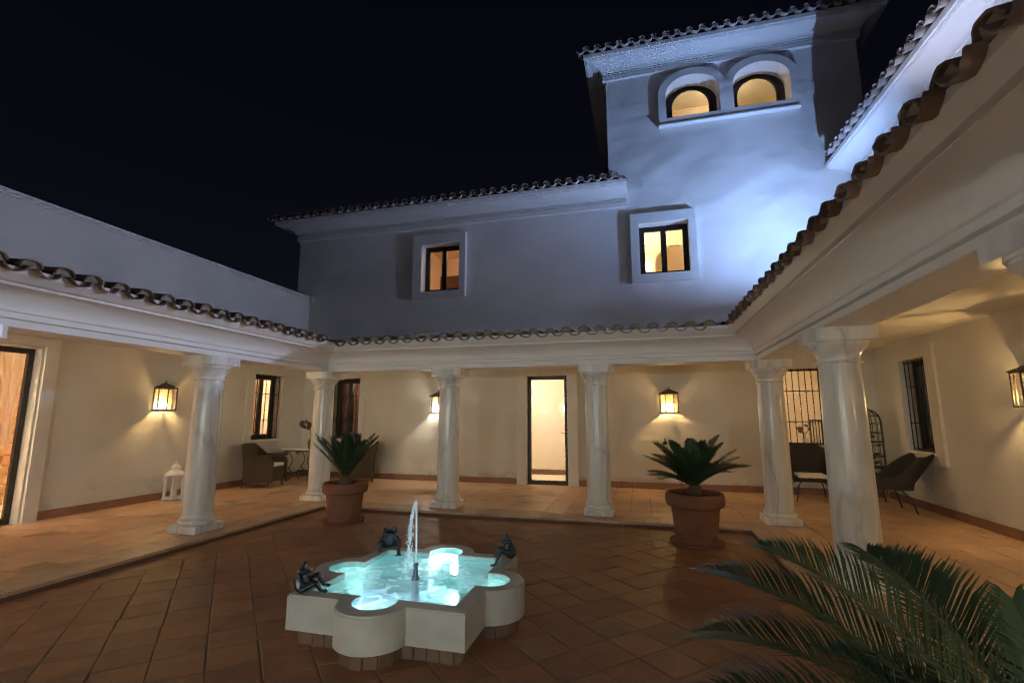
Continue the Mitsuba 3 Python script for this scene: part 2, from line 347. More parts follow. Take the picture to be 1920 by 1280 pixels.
part(LW, 'side_wall', cat([box(-14, XL - .3, Y0, Y0 + .3, 0, 4.2), box(-14, -13.7, Y0 + .3, 17, 0, 4.2), box(-13.7, XL - .3, Y0 + .3, 17, 4.0, 4.1)]), 'plaster')
RWN = (8.28, 9.02, .92, 2.30)
p = R4(Y0, YB, 0, 6.0)
for w in (RWN,): p = p.difference(R4(*w))
part(RW, 'wall', wall_x(p, XR, XR + .30), 'plaster')
part(RW, 'side_wall', box(XR + .3, 9.5, Y0, Y0 + .3, 0, 6.0), 'plaster')

FW = thing('house_wing', 'unseen white wing behind the camera that carries lanterns and keeps their light low', 'house')  # out of view, set to carry and shape the front lantern light
YF = -6.0
part(FW, 'wall', box(XL, XR, YF - .3, YF, 0, 4.2), 'plaster')
part(FW, 'ceiling', box(XL, XR, YF, -.8, ZC, ZC + .08), 'plaster')
part(FW, 'beam', box(XL, XR, -.8, -.42, ZB, ZC), 'trim')  # unseen beam, placed to keep the lantern light off the upper walls
# skirting tiles along the portico walls
def skirt(parent, fixed, a0, a1, axis, sgn):
    n = round((a1 - a0) / .3)
    for k in range(n):
        a, b = a0 + (a1 - a0) * k / n + .002, a0 + (a1 - a0) * (k + 1) / n - .002
        part(parent, 'skirting_tile', box(a, b, fixed, fixed + sgn * .014, ZP + .003, ZP + .118) if axis == 'x' else box(fixed, fixed + sgn * .014, a, b, ZP + .003, ZP + .118), 'skirting')
skirt(BW, YB, XL + .02, -2.56, 'x', -1); skirt(BW, YB, -1.28, XT, 'x', -1); skirt(TW, YB, XT, XR - .02, 'x', -1)
skirt(LW, XL, 4.80, YB - .02, 'y', 1); skirt(RW, XR, 1.2, YB - .02, 'y', -1)

# surrounds
def ring(outer, innr): return R4(*outer).difference(R4(*innr))
part(BW, 'door_surround', wall_y(ring((-2.555, -1.285, 0, 2.46), DOOR), YB - .035, YB), 'stone')
part(LW, 'door_surround', wall_x(ring((2.80, 4.785, 0, 2.48), (3.07, 4.625, 0, 2.37)), XL + .04, XL), 'stone')
part(BW, 'window_surround', wall_y(ring((-5.02, -3.73, 4.09, 5.60), W1), YB - .11, YB), 'trim')
part(TW, 'window_surround', wall_y(ring((-.10, 1.18, 4.11, 5.575), W2), YB - .11, YB), 'trim')
part(BW, 'window_surround', wall_y(ring((-7.19, -6.16, .80, 2.45), WBL), YB - .03, YB), 'plaster')
part(LW, 'window_surround', wall_x(ring((8.15, 9.30, .80, 2.47), LWN), XL + .03, XL), 'plaster')
part(RW, 'window_surround', wall_x(ring((8.06, 9.20, .75, 2.47), RWN), XR - .045, XR), 'plaster')
for par, m in ((BW, cbox(-7.05, -6.27, YB - .06, YB + .05, .885, .925)), (TW, cbox(2.43, 3.25, YB - .06, YB + .05, .88, .915)), (LW, cbox(XL - .05, XL + .06, 8.31, 9.17, .905, .945)), (RW, cbox(XR - .07, XR + .05, 8.25, 9.05, .88, .915))):
    part(par, 'window_sill', m, 'stone')
band = A1.buffer(.155, 12).union(A2.buffer(.155, 12)).union(R4(1.7, 2.1, 7.5, 8.1)).intersection(R4(0, 4, 7.50, 9))
band = band.difference(A1).difference(A2)
part(TW, 'arch_surround', wall_y(band, YB - .10, YB), 'rough_plaster')
part(TW, 'arch_sill', cbox(.565, 3.25, YB - .122, YB - .002, 7.455, 7.498), 'trim')

# ------------------------------------------------------------------ cornices
CORN = [(-.02, -.37), (.062, -.37), (.062, -.268), (.028, -.266), (.028, -.246), (.068, -.244), (.068, -.224), (.034, -.222), (.034, -.202), (.086, -.200), (.086, -.188)]
CORN += [(.09 + .29 * (1 - math.cos(t)), -.188 + .126 * math.sin(t)) for t in np.linspace(.10, PI / 2, 13)]
CORN += [(.38, -.050), (.40, -.048), (.40, -.030), (.43, -.028), (.44, .0), (.44, .05), (-.02, .07)]
def corn(zt): return [(o, z + zt) for o, z in CORN]
ZU, ZT = 6.17, 9.13
part(BW, 'cornice', sweep((-8.22, YB), (-.145, YB), (0, -1), corn(ZU), -1, 0), 'trim', 30)
part(BW, 'cornice', sweep((-8.22, 17), (-8.22, YB), (-1, 0), corn(ZU), 0, 1), 'trim', 30)
part(TW, 'cornice', sweep((XT, YB), (4.33, YB), (0, -1), corn(ZT), -1, 1), 'trim', 30)
part(TW, 'cornice', sweep((XT, 14.6), (XT, YB), (-1, 0), corn(ZT), 0, 1), 'trim', 30)
part(TW, 'cornice', sweep((4.33, YB), (4.33, 14.6), (1, 0), corn(ZT), -1, 0), 'trim', 30)
rot = trimesh.transformations.rotation_matrix(.021, (0, 0, 1), (XR, YB, 0))
m = sweep((XR, YB - .002), (XR, Y0), (-1, 0), corn(ZU + .0)); m.apply_transform(rot)
part(RW, 'cornice', m, 'trim', 30)

# ------------------------------------------------------------------ barrel roof tiles
def half_pipe(r0, r1, L, th, up, seed, n=9):
    """One clay tile: along +y (uphill), eave end at y = 0 with radius r0; 'up' = hump, else trough."""
    g = random.Random(seed); V, F = [], []
    for y, r in ((0, r0), (L, r1)):
        for rr in (r, r - th):
            for k in range(n):
                t = PI * (0.04 + 0.92 * k / (n - 1))
                w = 1 + .03 * g.uniform(-1, 1)
                x, z = rr * math.cos(t) * w, rr * math.sin(t) * .86
                V.append((x, y + g.uniform(-.006, .006) * (y == 0), z if up else -z))
    for k in range(n - 1):
        o0, i0, o1, i1 = k, n + k, 2 * n + k, 3 * n + k
        F += [[o0, o0 + 1, o1 + 1], [o0, o1 + 1, o1], [i0, i1, i1 + 1], [i0, i1 + 1, i0 + 1], [o0, i0, i0 + 1], [o0, i0 + 1, o0 + 1], [o1, o1 + 1, i1 + 1], [o1, i1 + 1, i1]]
    for k in (0, n - 1): F += [[k, 2 * n + k, 3 * n + k], [k, 3 * n + k, n + k]]
    return tri(V, F)
COVER = [mikit.ply(half_pipe(.082, .068, .42, .013, True, i), None, 40) for i in range(4)]
PAN = [mikit.ply(half_pipe(.088, .072, .42, .013, False, 9 + i), None, 40) for i in range(4)]
PITCHT = .235
def eave(parent, p0, d, up, n, z, slope, first=0.0, pitch=PITCHT, mat='rooftile'):
    """n hump-and-trough pairs of tiles from p0 along d, the roof rising along up."""
    d, up = np.array(d, float), np.array(up, float)
    plugs = []
    for k in range(n):
        for kind in (0, 1):
            q = np.array(p0) + d * (first + (k + .5 * kind) * pitch + rng.gauss(0, .004))
            yaw, rl = rng.gauss(0, .012), rng.gauss(0, .02)
            c, s_ = math.cos(slope + rng.gauss(0, .01)), math.sin(slope)
            back = -.035 if kind == 0 else .012
            U3 = np.array([up[0] * c, up[1] * c, s_]); D3 = np.array([d[0], d[1], 0]) + U3 * yaw
            D3 /= np.linalg.norm(D3); N3 = np.cross(D3, U3)
            if N3[2] < 0: D3 = -D3; N3 = np.cross(D3, U3)
            M = np.eye(4); M[:3, 0], M[:3, 1], M[:3, 2] = D3 + N3 * rl, U3, N3
            M[:3, 3] = np.array([q[0], q[1], z + (.055 if kind else .052) + rng.gauss(0, .003)]) + U3 * back + N3 * (.0 if kind else .012)
            part(parent, 'roof_tile', (COVER if kind else PAN)[rng.randrange(4)], mat + '%d' % rng.randrange(3), to_world=T(M.tolist()))
            if kind:
                a_ = np.linspace(.12, PI - .12, 9); dz = .030 + rng.uniform(-.008, .010)
                pv = np.array([(.068 * math.cos(t), dz, .058 * math.sin(t)) for t in a_] + [(.068, dz, -.03), (-.068, dz, -.03), (0, dz - .008, .02)])
                pf = [[i, i + 1, 11] for i in range(8)] + [[8, 10, 11], [10, 9, 11], [9, 0, 11]]
                plugs.append(tri(pv @ M[:3, :3].T + M[:3, 3], pf))
    part(parent, 'tile_mortar', cat(plugs), 'tile_mortar', kind='stuff')
def corrugated(fn_lo, a0, a1, b1, z_of, to_xyz, pitch=PITCHT, step=.0392, amp=.055):
    """Upper courses of tiles as one wavy sheet over the plan (a along the eave, b uphill)."""
    A = np.arange(a0, a1 + step, step); nb = 8; V, F = [], []
    for a in A:
        lo = fn_lo(a)
        for j in range(nb):
            b = lo + (b1 - lo) * j / (nb - 1)
            V.append(to_xyz(a, b, z_of(b) + amp * math.cos(2 * PI * (a - a0) / pitch) * 1.0))
    for i in range(len(A) - 1):
        for j in range(nb - 1):
            k = i * nb + j; F += [[k, k + nb, k + nb + 1], [k, k + nb + 1, k + 1]]
    return tri(V, F)

# ------------------------------------------------------------------ porticoes: beam with moulded cornice, ceiling, tiled lean-to roof
PROF = [(-.19, ZB), (.185, ZB), (.185, ZB + .050), (.155, ZB + .052), (.155, ZB + .070), (.205, ZB + .072), (.205, ZB + .120), (.225, ZB + .130)]
PROF += [(.225 + .25 * (1 - math.cos(t)), ZB + .132 + .160 * math.sin(t)) for t in np.linspace(.10, PI / 2, 13)]
PROF += [(.475, ZB + .300), (.448, ZB + .303), (.448, ZB + .320), (.498, ZB + .322), (.565, ZB + .38), (.565, ZB + .43), (-.19, ZC)]
PORT = []
for lab in ('back walkway roof with white moulded cornice and clay tile eave below the upper windows', 'side walkway roof beneath the flat-topped wing, cornice tinted bluish by the floodlight', 'side walkway roof with large overhanging brown eave tiles running toward the camera'):
    PORT.append(thing('portico', lab, 'portico'))
PB, PL, PR = PORT
part(PL, 'cornice', sweep((CL, YP), (CL, CB), (1, 0), PROF, 0, -1), 'trim', 30)
part(PB, 'cornice', sweep((CL, CB), (CR, CB), (0, -1), PROF, 1, -1), 'trim', 30)
part(PR, 'cornice', sweep((CR, CB), (CR, YP), (-1, 0), PROF, 1, 0), 'trim', 30)
for par, q in ((PL, [(XL, YP), (CL - .19, YP), (CL - .19, CB + .19), (XL, YB)]), (PB, [(XL, YB), (CL - .19, CB + .19), (CR + .19, CB + .19), (XR, YB)]), (PR, [(XR, YB), (CR + .19, CB + .19), (CR + .19, YP), (XR, YP)])):
    part(par, 'ceiling', extrude(sg.Polygon(q), ZC, ZC + .05), 'plaster')
SLP = .155
def deck(z0, q):       # sloping underlay so that no light passes between the tiles
    return q
zt = lambda b: ZE + .05 + SLP * b
EX, EXR, EY = CL + OV, CR - OV, CB - OV      # eave tips
eave(PL, (EX, YP + .1), (0, 1), (-1, 0), int((EY - YP - .15) / PITCHT), ZE, math.atan(SLP), first=.0)
nb_ = int((EXR - EX - .1) / PITCHT)
eave(PB, (EX + .08, EY), (1, 0), (0, 1), nb_, ZE, math.atan(SLP))
eave(PR, (EXR, YP + .1), (0, 1), (1, 0), int((EY - YP - .15) / PITCHT), ZE, math.atan(SLP))
WB_ = YB - EY
part(PL, 'upper_tiles', corrugated(lambda a: max(.3, a - EY), YP + .1, YB - .02, EX - XL, zt, lambda a, b, z: (EX - b, a, z)), 'rooftile0', 30, kind='stuff')
part(PB, 'upper_tiles', corrugated(lambda a: max(.3, EX - a, a - EXR), XL + .02, XR - .02, WB_, zt, lambda a, b, z: (a, EY + b, z)), 'rooftile0', 30, kind='stuff')
part(PR, 'upper_tiles', corrugated(lambda a: max(.3, a - EY), YP + .1, YB - .02, XR - EXR, zt, lambda a, b, z: (EXR + b, a, z)), 'rooftile0', 30, kind='stuff')
for par, p0, p1, n in ((PL, (XL, Y0), (XL, YB), (1, 0)), (PB, (XL, YB), (XR, YB), (0, -1)), (PR, (XR, YB), (XR, Y0), (-1, 0))):
    if par == PB:
        part(par, 'flashing', sweep(p0, p1, n, [(-.01, 2.9), (.05, 2.9), (.05, 3.17), (.035, 3.175), (.035, 3.185), (.05, 3.19), (.05, 3.275), (.012, 3.28), (.012, 3.31), (-.01, 3.31)]), 'trim')
# bedding under the eave tiles
for par, a, b, n in ((PL, (EX - .03, YP + .1), (EX - .03, EY), (-1, 0)), (PB, (EX, EY + .03), (EXR, EY + .03), (0, 1)), (PR, (EXR + .03, EY), (EXR + .03, YP + .1), (1, 0))):
    part(par, 'tile_bedding', sweep(a, b, n, [(.0, ZE + .05), (.05, ZE - .0), (.60, ZE + .03), (.60, ZE + .12), (.05, ZE + .062)]), 'rooftile2')

# roofs higher up
eave(BW, (-8.70, YB - .53), (1, 0), (0, 1), int((8.70 - .15) / PITCHT), ZU + .045, .28, mat='paletile')
m = corrugated(lambda a: .3, -8.68, -.16, 3.2, lambda b: ZU + .13 + .29 * b, lambda a, b, z: (a, YB - .47 + b, z))
part(BW, 'upper_tiles', m, 'rooftile1', 30, kind='stuff')
eave(TW, (XT - .49, YB - .53), (1, 0), (0, 1), int((4.84 + .98) / PITCHT), ZT + .045, .28, mat='paletile')
part(TW, 'upper_tiles', corrugated(lambda a: .3, XT - .46, 4.8, 2.6, lambda b: ZT + .13 + .29 * b, lambda a, b, z: (a, YB - .47 + b, z)), 'rooftile1', 30, kind='stuff')
rx = lambda y: XR - .53 + .021 * (YB - y)
eave(RW, (rx(1.0), 1.0), (-.021, 1), (1, 0), int((YB - 1.0) / PITCHT), ZU + .045, .28, mat='paletile')
part(RW, 'upper_tiles', corrugated(lambda a: .3, .8, YB - .05, 3.5, lambda b: ZU + .13 + .29 * b, lambda a, b, z: (rx(a) + b, a, z)), 'rooftile1', 30, kind='stuff')

# ------------------------------------------------------------------ windows, door and the rooms behind them
def room_y(parent, x0, x1, y0, y1, z0, z1, mat):
    t = .04
    part(parent, 'room', cat([box(x0 - t, x0, y0, y1, z0, z1), box(x1, x1 + t, y0, y1, z0, z1), box(x0 - t, x1 + t, y1, y1 + t, z0, z1), box(x0 - t, x1 + t, y0, y1 + t, z1, z1 + t), box(x0 - t, x1 + t, y0, y1 + t, z0 - t, z0)]), mat)
def room_x(parent, x0, x1, y0, y1, z0, z1, mat, far):
    t = .04; xf = (x0 - t, x0) if far < 0 else (x1, x1 + t)
    part(parent, 'room', cat([box(x0, x1, y0 - t, y0, z0, z1), box(x0, x1, y1, y1 + t, z0, z1), box(*xf, y0 - t, y1 + t, z0, z1), box(x0 - t, x1 + t, y0 - t, y1 + t, z1, z1 + t), box(x0 - t, x1 + t, y0 - t, y1 + t, z0 - t, z0)]), mat)
def frame_y(parent, name, o, y, leaves=1, w=.06, d=.05, glass=True, mat='dark_wood'):
    x0, x1, z0, z1 = o
    k = part(parent, name, cat([cbox(x0, x0 + w, y, y + d, z0, z1, .005), cbox(x1 - w, x1, y, y + d, z0, z1, .005), cbox(x0 + w, x1 - w, y, y + d, z1 - w, z1, .005), cbox(x0 + w, x1 - w, y, y + d, z0, z0 + w, .005)]), mat)
    xs = np.linspace(x0 + w, x1 - w, leaves + 1)
    for i in range(leaves):
        a, b = xs[i], xs[i + 1]; g = .055 if leaves > 1 else .001
        if leaves > 1:
            part(k, 'sash', cat([cbox(a, a + g, y + .01, y + d + .012, z0 + w, z1 - w, .004), cbox(b - g, b, y + .01, y + d + .012, z0 + w, z1 - w, .004), cbox(a + g, b - g, y + .01, y + d + .012, z0 + w, z0 + w + g, .004), cbox(a + g, b - g, y + .01, y + d + .012, z1 - w - g, z1 - w, .004)]), mat)
        if glass:
            e = g if leaves > 1 else 0
            part(k, 'pane', tri([(a + e, y + .03, z0 + w + e), (b - e, y + .03, z0 + w + e), (b - e, y + .03, z1 - w - e), (a + e, y + .03, z1 - w - e)], [[0, 1, 2], [0, 2, 3]]), 'glass')
    return k
def swap(m):  # turn geometry built for a y-wall into one for an x-wall: (x, y, z) -> (y, x, z)
    v = m.vertices; return tri(v[:, [1, 0, 2]], m.faces[:, ::-1])
def frame_x(parent, name, o, x, sgn, leaves=1, w=.06, d=.05, glass=True):
    z0, z1 = o[2], o[3]; y0, y1 = o[0], o[1]; X = lambda a, b: (min(x + sgn * a, x + sgn * b), max(x + sgn * a, x + sgn * b))
    bx = lambda a, b, ya, yb, za, zb: cbox(*X(a, b), ya, yb, za, zb, .004)
    k = part(parent, name, cat([bx(0, d, y0, y0 + w, z0, z1), bx(0, d, y1 - w, y1, z0, z1), bx(0, d, y0 + w, y1 - w, z1 - w, z1), bx(0, d, y0 + w, y1 - w, z0, z0 + w)]), 'dark_wood')
    ys = np.linspace(y0 + w, y1 - w, leaves + 1)
    for i in range(leaves):
        a, b = ys[i], ys[i + 1]; g = .05
        if leaves > 1:
            part(k, 'sash', cat([bx(.01, d + .01, a, a + g, z0 + w, z1 - w), bx(.01, d + .01, b - g, b, z0 + w, z1 - w), bx(.01, d + .01, a + g, b - g, z0 + w, z0 + w + g), bx(.01, d + .01, a + g, b - g, z1 - w - g, z1 - w)]), 'dark_wood')
        e = g if leaves > 1 else 0; xx = x + sgn * .03
        if glass: part(k, 'pane', tri([(xx, a + e, z0 + w + e), (xx, b - e, z0 + w + e), (xx, b - e, z1 - w - e), (xx, a + e, z1 - w - e)], [[0, 1, 2], [0, 2, 3]]), 'glass')
    return k
def grille(parent, o, plane, axis, n, out):
    a0, a1, z0, z1 = o
    P3 = (lambda a, z, off=0: (a, plane + out * off, z)) if axis == 'x' else (lambda a, z, off=0: (plane + out * off, a, z))
    for i in range(n):
        a = a0 + (a1 - a0) * i / (n - 1)
        part(parent, 'bar', tube([P3(a, z0), P3(a, z1)], .0075, 6), 'iron')
    for f in (.02, .30, .70, .97):
        z = z0 + (z1 - z0) * f
        part(parent, 'rail', tube([P3(a0 - .03, z, -.012), P3(a1 + .03, z, -.012)], .009, 6), 'iron')

# ground floor glass door with lit hall
d = frame_y(BW, 'door', (DOOR[0], DOOR[1], ZP, DOOR[3]), YB + .10, 1, .075, .05)
part(d, 'handle', tube([(-1.545, YB + .09, 1.1), (-1.545, YB + .055, 1.1), (-1.64, YB + .055, 1.1)], .008, 8), 'grey_metal')
room_y(BW, -3.3, -.85, YB + .33, YB + 1.75, ZP, 2.7, 'interior')
part(BW, 'hall_skirting', box(-3.3, -.85, YB + 1.73, YB + 1.75, ZP, ZP + .12), 'furniture_wood')
bulb(BW, 'hall_lamp', (-2.85, YB + .75, 2.2), .22, (3.9, 3.35, 2.6), .45)
bulb(BW, 'small_glow', (-1.78, YB + 1.70, 1.60), .03, (20, 16, 11), .05)  # small glowing ball for the bright spot in the door glass
# upper windows
frame_y(BW, 'window', W1, YB + .12, 2, .045, .05)
room_y(BW, -5.6, -3.0, YB + .33, YB + 2.8, 3.8, 6.0, 'interior_orange')
part(BW, 'cupboard', cbox(-4.9, -4.12, YB + 1.2, YB + 1.5, 3.8, 4.98, .01), 'furniture_wood')
bulb(BW, 'room_lamp', (-3.45, YB + 1.2, 5.65), .25, (2.0, 1.55, 1.1), .3)
frame_y(TW, 'window', W2, YB + .14, 2, .05, .05)
room_y(TW, -.13, 2.2, YB + .41, YB + 3.6, 3.8, 6.2, 'interior_yellow')
part(TW, 'archway', wall_y(R4(-.12, 2.19, 3.81, 6.19).difference(sg.Polygon([(.42, 3.80), (1.32, 3.80)] + [(.87 + .45 * math.cos(t), 4.95 + .45 * math.sin(t)) for t in np.linspace(0, PI, 20)])), YB + 1.5, YB + 1.6), 'interior_yellow')
part(TW, 'archway_backing', box(.2, 1.6, YB + 2.6, YB + 2.62, 3.81, 6.1), 'interior_orange')
bulb(TW, 'room_lamp', (.20, YB + .7, 5.9), .20, (3.6, 3.2, 2.3), .3)
bulb(TW, 'small_glow', (.22, YB + 1.42, 4.92), .035, (18, 15, 10), .05)
bulb(TW, 'room_lamp', (1.7, YB + 2.2, 5.9), .20, (1.7, 1.3, .95), .3)
# tower arches: deep reveals, dark arched frames
for A, (x0, x1, z0, zs) in ((A1, (.73, 1.79, 7.62, 8.12)), (A2, (2.05, 3.10, 7.63, 8.14))):
    innr = sg.Polygon(arch(x0 + .085, x1 - .085, z0 + .05, zs - .01)).buffer(0)
    k = part(TW, 'arched_window', wall_y(A.difference(innr), YB + .30, YB + .37), 'dark_wood')
    mid = arch(x0 + .15, x1 - .15, z0 + .10, zs - .05)
    part(k, 'sash', wall_y(innr.difference(mid), YB + .325, YB + .375), 'dark_wood')
    mm = wall_y(mid, YB + .35, YB + .3515)
    part(k, 'pane', tri(*(lambda v, f: (v[:, [0, 2, 1]] * [1, 1, 1], f))(*(lambda t: (np.c_[t[0], np.full(len(t[0]), YB + .35)], t[1]))(trimesh.creation.triangulate_polygon(mid, engine='earcut')))), 'glass')
room_y(TW, XT + .36, 3.99, YB + .41, YB + 3.5, 7.0, 8.95, 'interior_yellow')
part(TW, 'ceiling_arch', wall_y(R4(-.1, 1.95, 7.0, 8.94).difference(arch(.3, 1.6, 7.0, 8.35)), YB + 1.7, YB + 1.85), 'interior_orange')
bulb(TW, 'room_lamp', (2.02, YB + .78, 8.62), .14, (6.4, 5.0, 3.3), .25)
# barred window of the left wing, lit behind a pleated curtain
def curtain(parent, axis, a0, a1, plane, z0, z1, folds, depth=.02, mat='curtain', taper=None):
    n = folds * 8; V, F = [], []
    for i in range(n + 1):
        a = a0 + (a1 - a0) * i / n; o = depth * math.sin(i / 8 * 2 * PI) * (1 + .3 * math.sin(i * .37))
        for z in (z0, z1):
            aa = a if taper is None or z == z1 else taper + (a - taper) * .55
            V.append((aa, plane + o, z) if axis == 'x' else (plane + o, aa, z))
    for i in range(n): F += [[2 * i, 2 * i + 2, 2 * i + 3], [2 * i, 2 * i + 3, 2 * i + 1]]
    return part(parent, 'curtain', tri(V, F), mat, 40)
w = frame_x(LW, 'window', LWN, XL - .16, -1, 2, .05)
grille(w, (LWN[0] + .01, LWN[1] - .01, LWN[2], LWN[3]), XL - .05, 'y', 7, 1)
room_x(LW, XL - 1.6, XL - .31, 8.0, 9.6, .5, 2.7, 'interior', -1)
curtain(LW, 'y', 8.3, 8.98, XL - .42, .7, 2.5, 9)
bulb(LW, 'room_lamp', (XL - .62, 8.14, 2.38), .13, (14, 11, 8.2), .15)
# back barred window, dim curtain
w = frame_y(BW, 'window', WBL, YB + .16, 2, .05)
grille(w, (WBL[0] + .01, WBL[1] - .01, WBL[2], WBL[3]), YB + .05, 'x', 7, 1)
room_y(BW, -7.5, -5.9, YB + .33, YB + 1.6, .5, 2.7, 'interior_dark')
curtain(BW, 'x', -7.05, -6.45, YB + .44, .7, 2.5, 9)
bulb(BW, 'room_lamp', (-6.25, YB + .80, 2.2), .10, (8, 5.6, 4.4), .15)
# barred window in the tower base, lit room with orchid and frame on the sill
w = frame_y(TW, 'window', WBR, YB + .22, 1, .035)
grille(w, (WBR[0] + .01, WBR[1] - .01, WBR[2], WBR[3]), YB + .02, 'x', 8, 1)
room_y(TW, 1.9, 3.8, YB + .41, YB + 2.2, .3, 2.7, 'interior')
bulb(TW, 'room_lamp', (2.14, YB + .8, 2.45), .2, (2.3, 1.75, 1.1), .3)
# dark barred window of the right wing
w = frame_x(RW, 'window', RWN, XR + .16, 1, 2, .05)
grille(w, (RWN[0] + .01, RWN[1] - .01, RWN[2], RWN[3]), XR + .04, 'y', 7, -1)
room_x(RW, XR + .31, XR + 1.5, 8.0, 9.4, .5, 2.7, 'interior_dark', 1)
part(RW, 'reflection_panel', box(XR + .55, XR + .57, 8.36, 8.56, 1.78, 2.12), 'cushion')  # pale panel standing in for the bright reflections in this window
bulb(RW, 'room_lamp', (XR + .45, 8.46, 2.46), .06, (9, 7.6, 5.4), .05)  # added lamp, there to brighten the reflection panel
# tall doorway of the left wing: glass door, gathered sheer curtain, brick wall inside
d = frame_x(LW, 'door', (LD[0], LD[1], ZP, LD[3]), XL - .14, -1, 1, .07)
room_x(LW, XL - 1.9, XL - .31, 1.6, 5.6, ZP, 2.75, 'interior', -1)
part(LW, 'brick_backing', box(XL - 1.86, XL - 1.84, 2.0, 5.6, ZP, 2.7), 'mortar')
bm = mikit.ply(cbox(0, .05, 0, .245, 0, .135, .008), None)
for r in range(17):
    for c in range(14):
        part(LW, 'brick', bm, 'brick', to_world=T().translate([XL - 1.85 + rng.uniform(0, .012), 2.0 + c * .257 + (.128 if r % 2 else 0), ZP + .02 + r * .153]))
curtain(LW, 'y', 3.7, 4.66, XL - .40, 1.0, 2.5, 10, .02, 'sheer', 4.55)
bulb(LW, 'room_lamp', (XL - .95, 2.2, 2.2), .25, (14, 11.2, 7.6), .3)

# ------------------------------------------------------------------ columns
def column(x, y, label):
    c = thing('column', label, 'column', 'marble columns of the courtyard walkways')
    z = ZP
    part(c, 'plinth', cbox(x - .208, x + .208, y - .208, y + .208, z, z + .085, .008), 'marble')
    prof = [(.0, z + .085), (.195, z + .085)] + [(.172 + .03 * math.cos(t), z + .118 + .033 * math.sin(t)) for t in np.linspace(-PI / 2, PI / 2, 9)] + [(.180, z + .155), (.180, z + .165)] + [(.168 + .02 * (1 - math.sin(t)) ** 1.5, z + .165 + .05 * t / (PI / 2)) for t in np.linspace(0, PI / 2, 6)]
    part(c, 'base', lathe(prof, 40, (x, y, 0)), 'marble', 35)
    z1 = ZB - .30
    part(c, 'shaft', lathe([(.168, z + .215), (.171, z + .5), (.170, z + .8), (.163, z1 - .25), (.157, z1 - .03), (.157, z1)], 40, (x, y, 0)), 'marble', 35)
    cap = [(.157, z1), (.176, z1 + .003), (.180, z1 + .013), (.176, z1 + .023), (.160, z1 + .027)] + [(.160 + .058 * (t ** 2.2), z1 + .03 + .115 * t) for t in np.linspace(0, 1, 8)] + [(.222, z1 + .152), (.230, z1 + .158), (.226, z1 + .168), (.236, z1 + .176), (.24, z1 + .19), (0, z1 + .19)]
    part(c, 'capital', lathe(cap, 40, (x, y, 0)), 'marble', 30)
    h, k = .252, .075
    pts = [(-h + k, -h), (h - k, -h), (h - k * .35, -h + k * .35), (h, -h + k), (h, h - k), (h - k * .35, h - k * .35), (h - k, h), (-h + k, h), (-h + k * .35, h - k * .35), (-h, h - k), (-h, -h + k), (-h + k * .35, -h + k * .35)]
    ab = extrude(sg.Polygon(pts), z1 + .19, ZB - .002); ab.apply_translation((x, y, 0))
    part(c, 'abacus', ab, 'marble')
DX = (CR - CL) / 3
column(CL, CB, 'marble column at the corner behind the upright potted palm')
column(CL + DX, CB, 'marble column partly hiding the whitish wall lantern')
column(CL + 2 * DX, CB, 'marble column just beside the lit glass door')
column(CR, CB, 'marble column at the corner before the wide barred window')
column(CL, 4.93, 'marble column in front of the white floor lantern')
column(CL, 2.50, 'marble column cut off by the frame beside the tall lit doorway')
column(CR, 4.81, 'large marble column standing behind the near palm fronds')
column(CR, 2.28, 'marble column whose capital shows under the near eave')

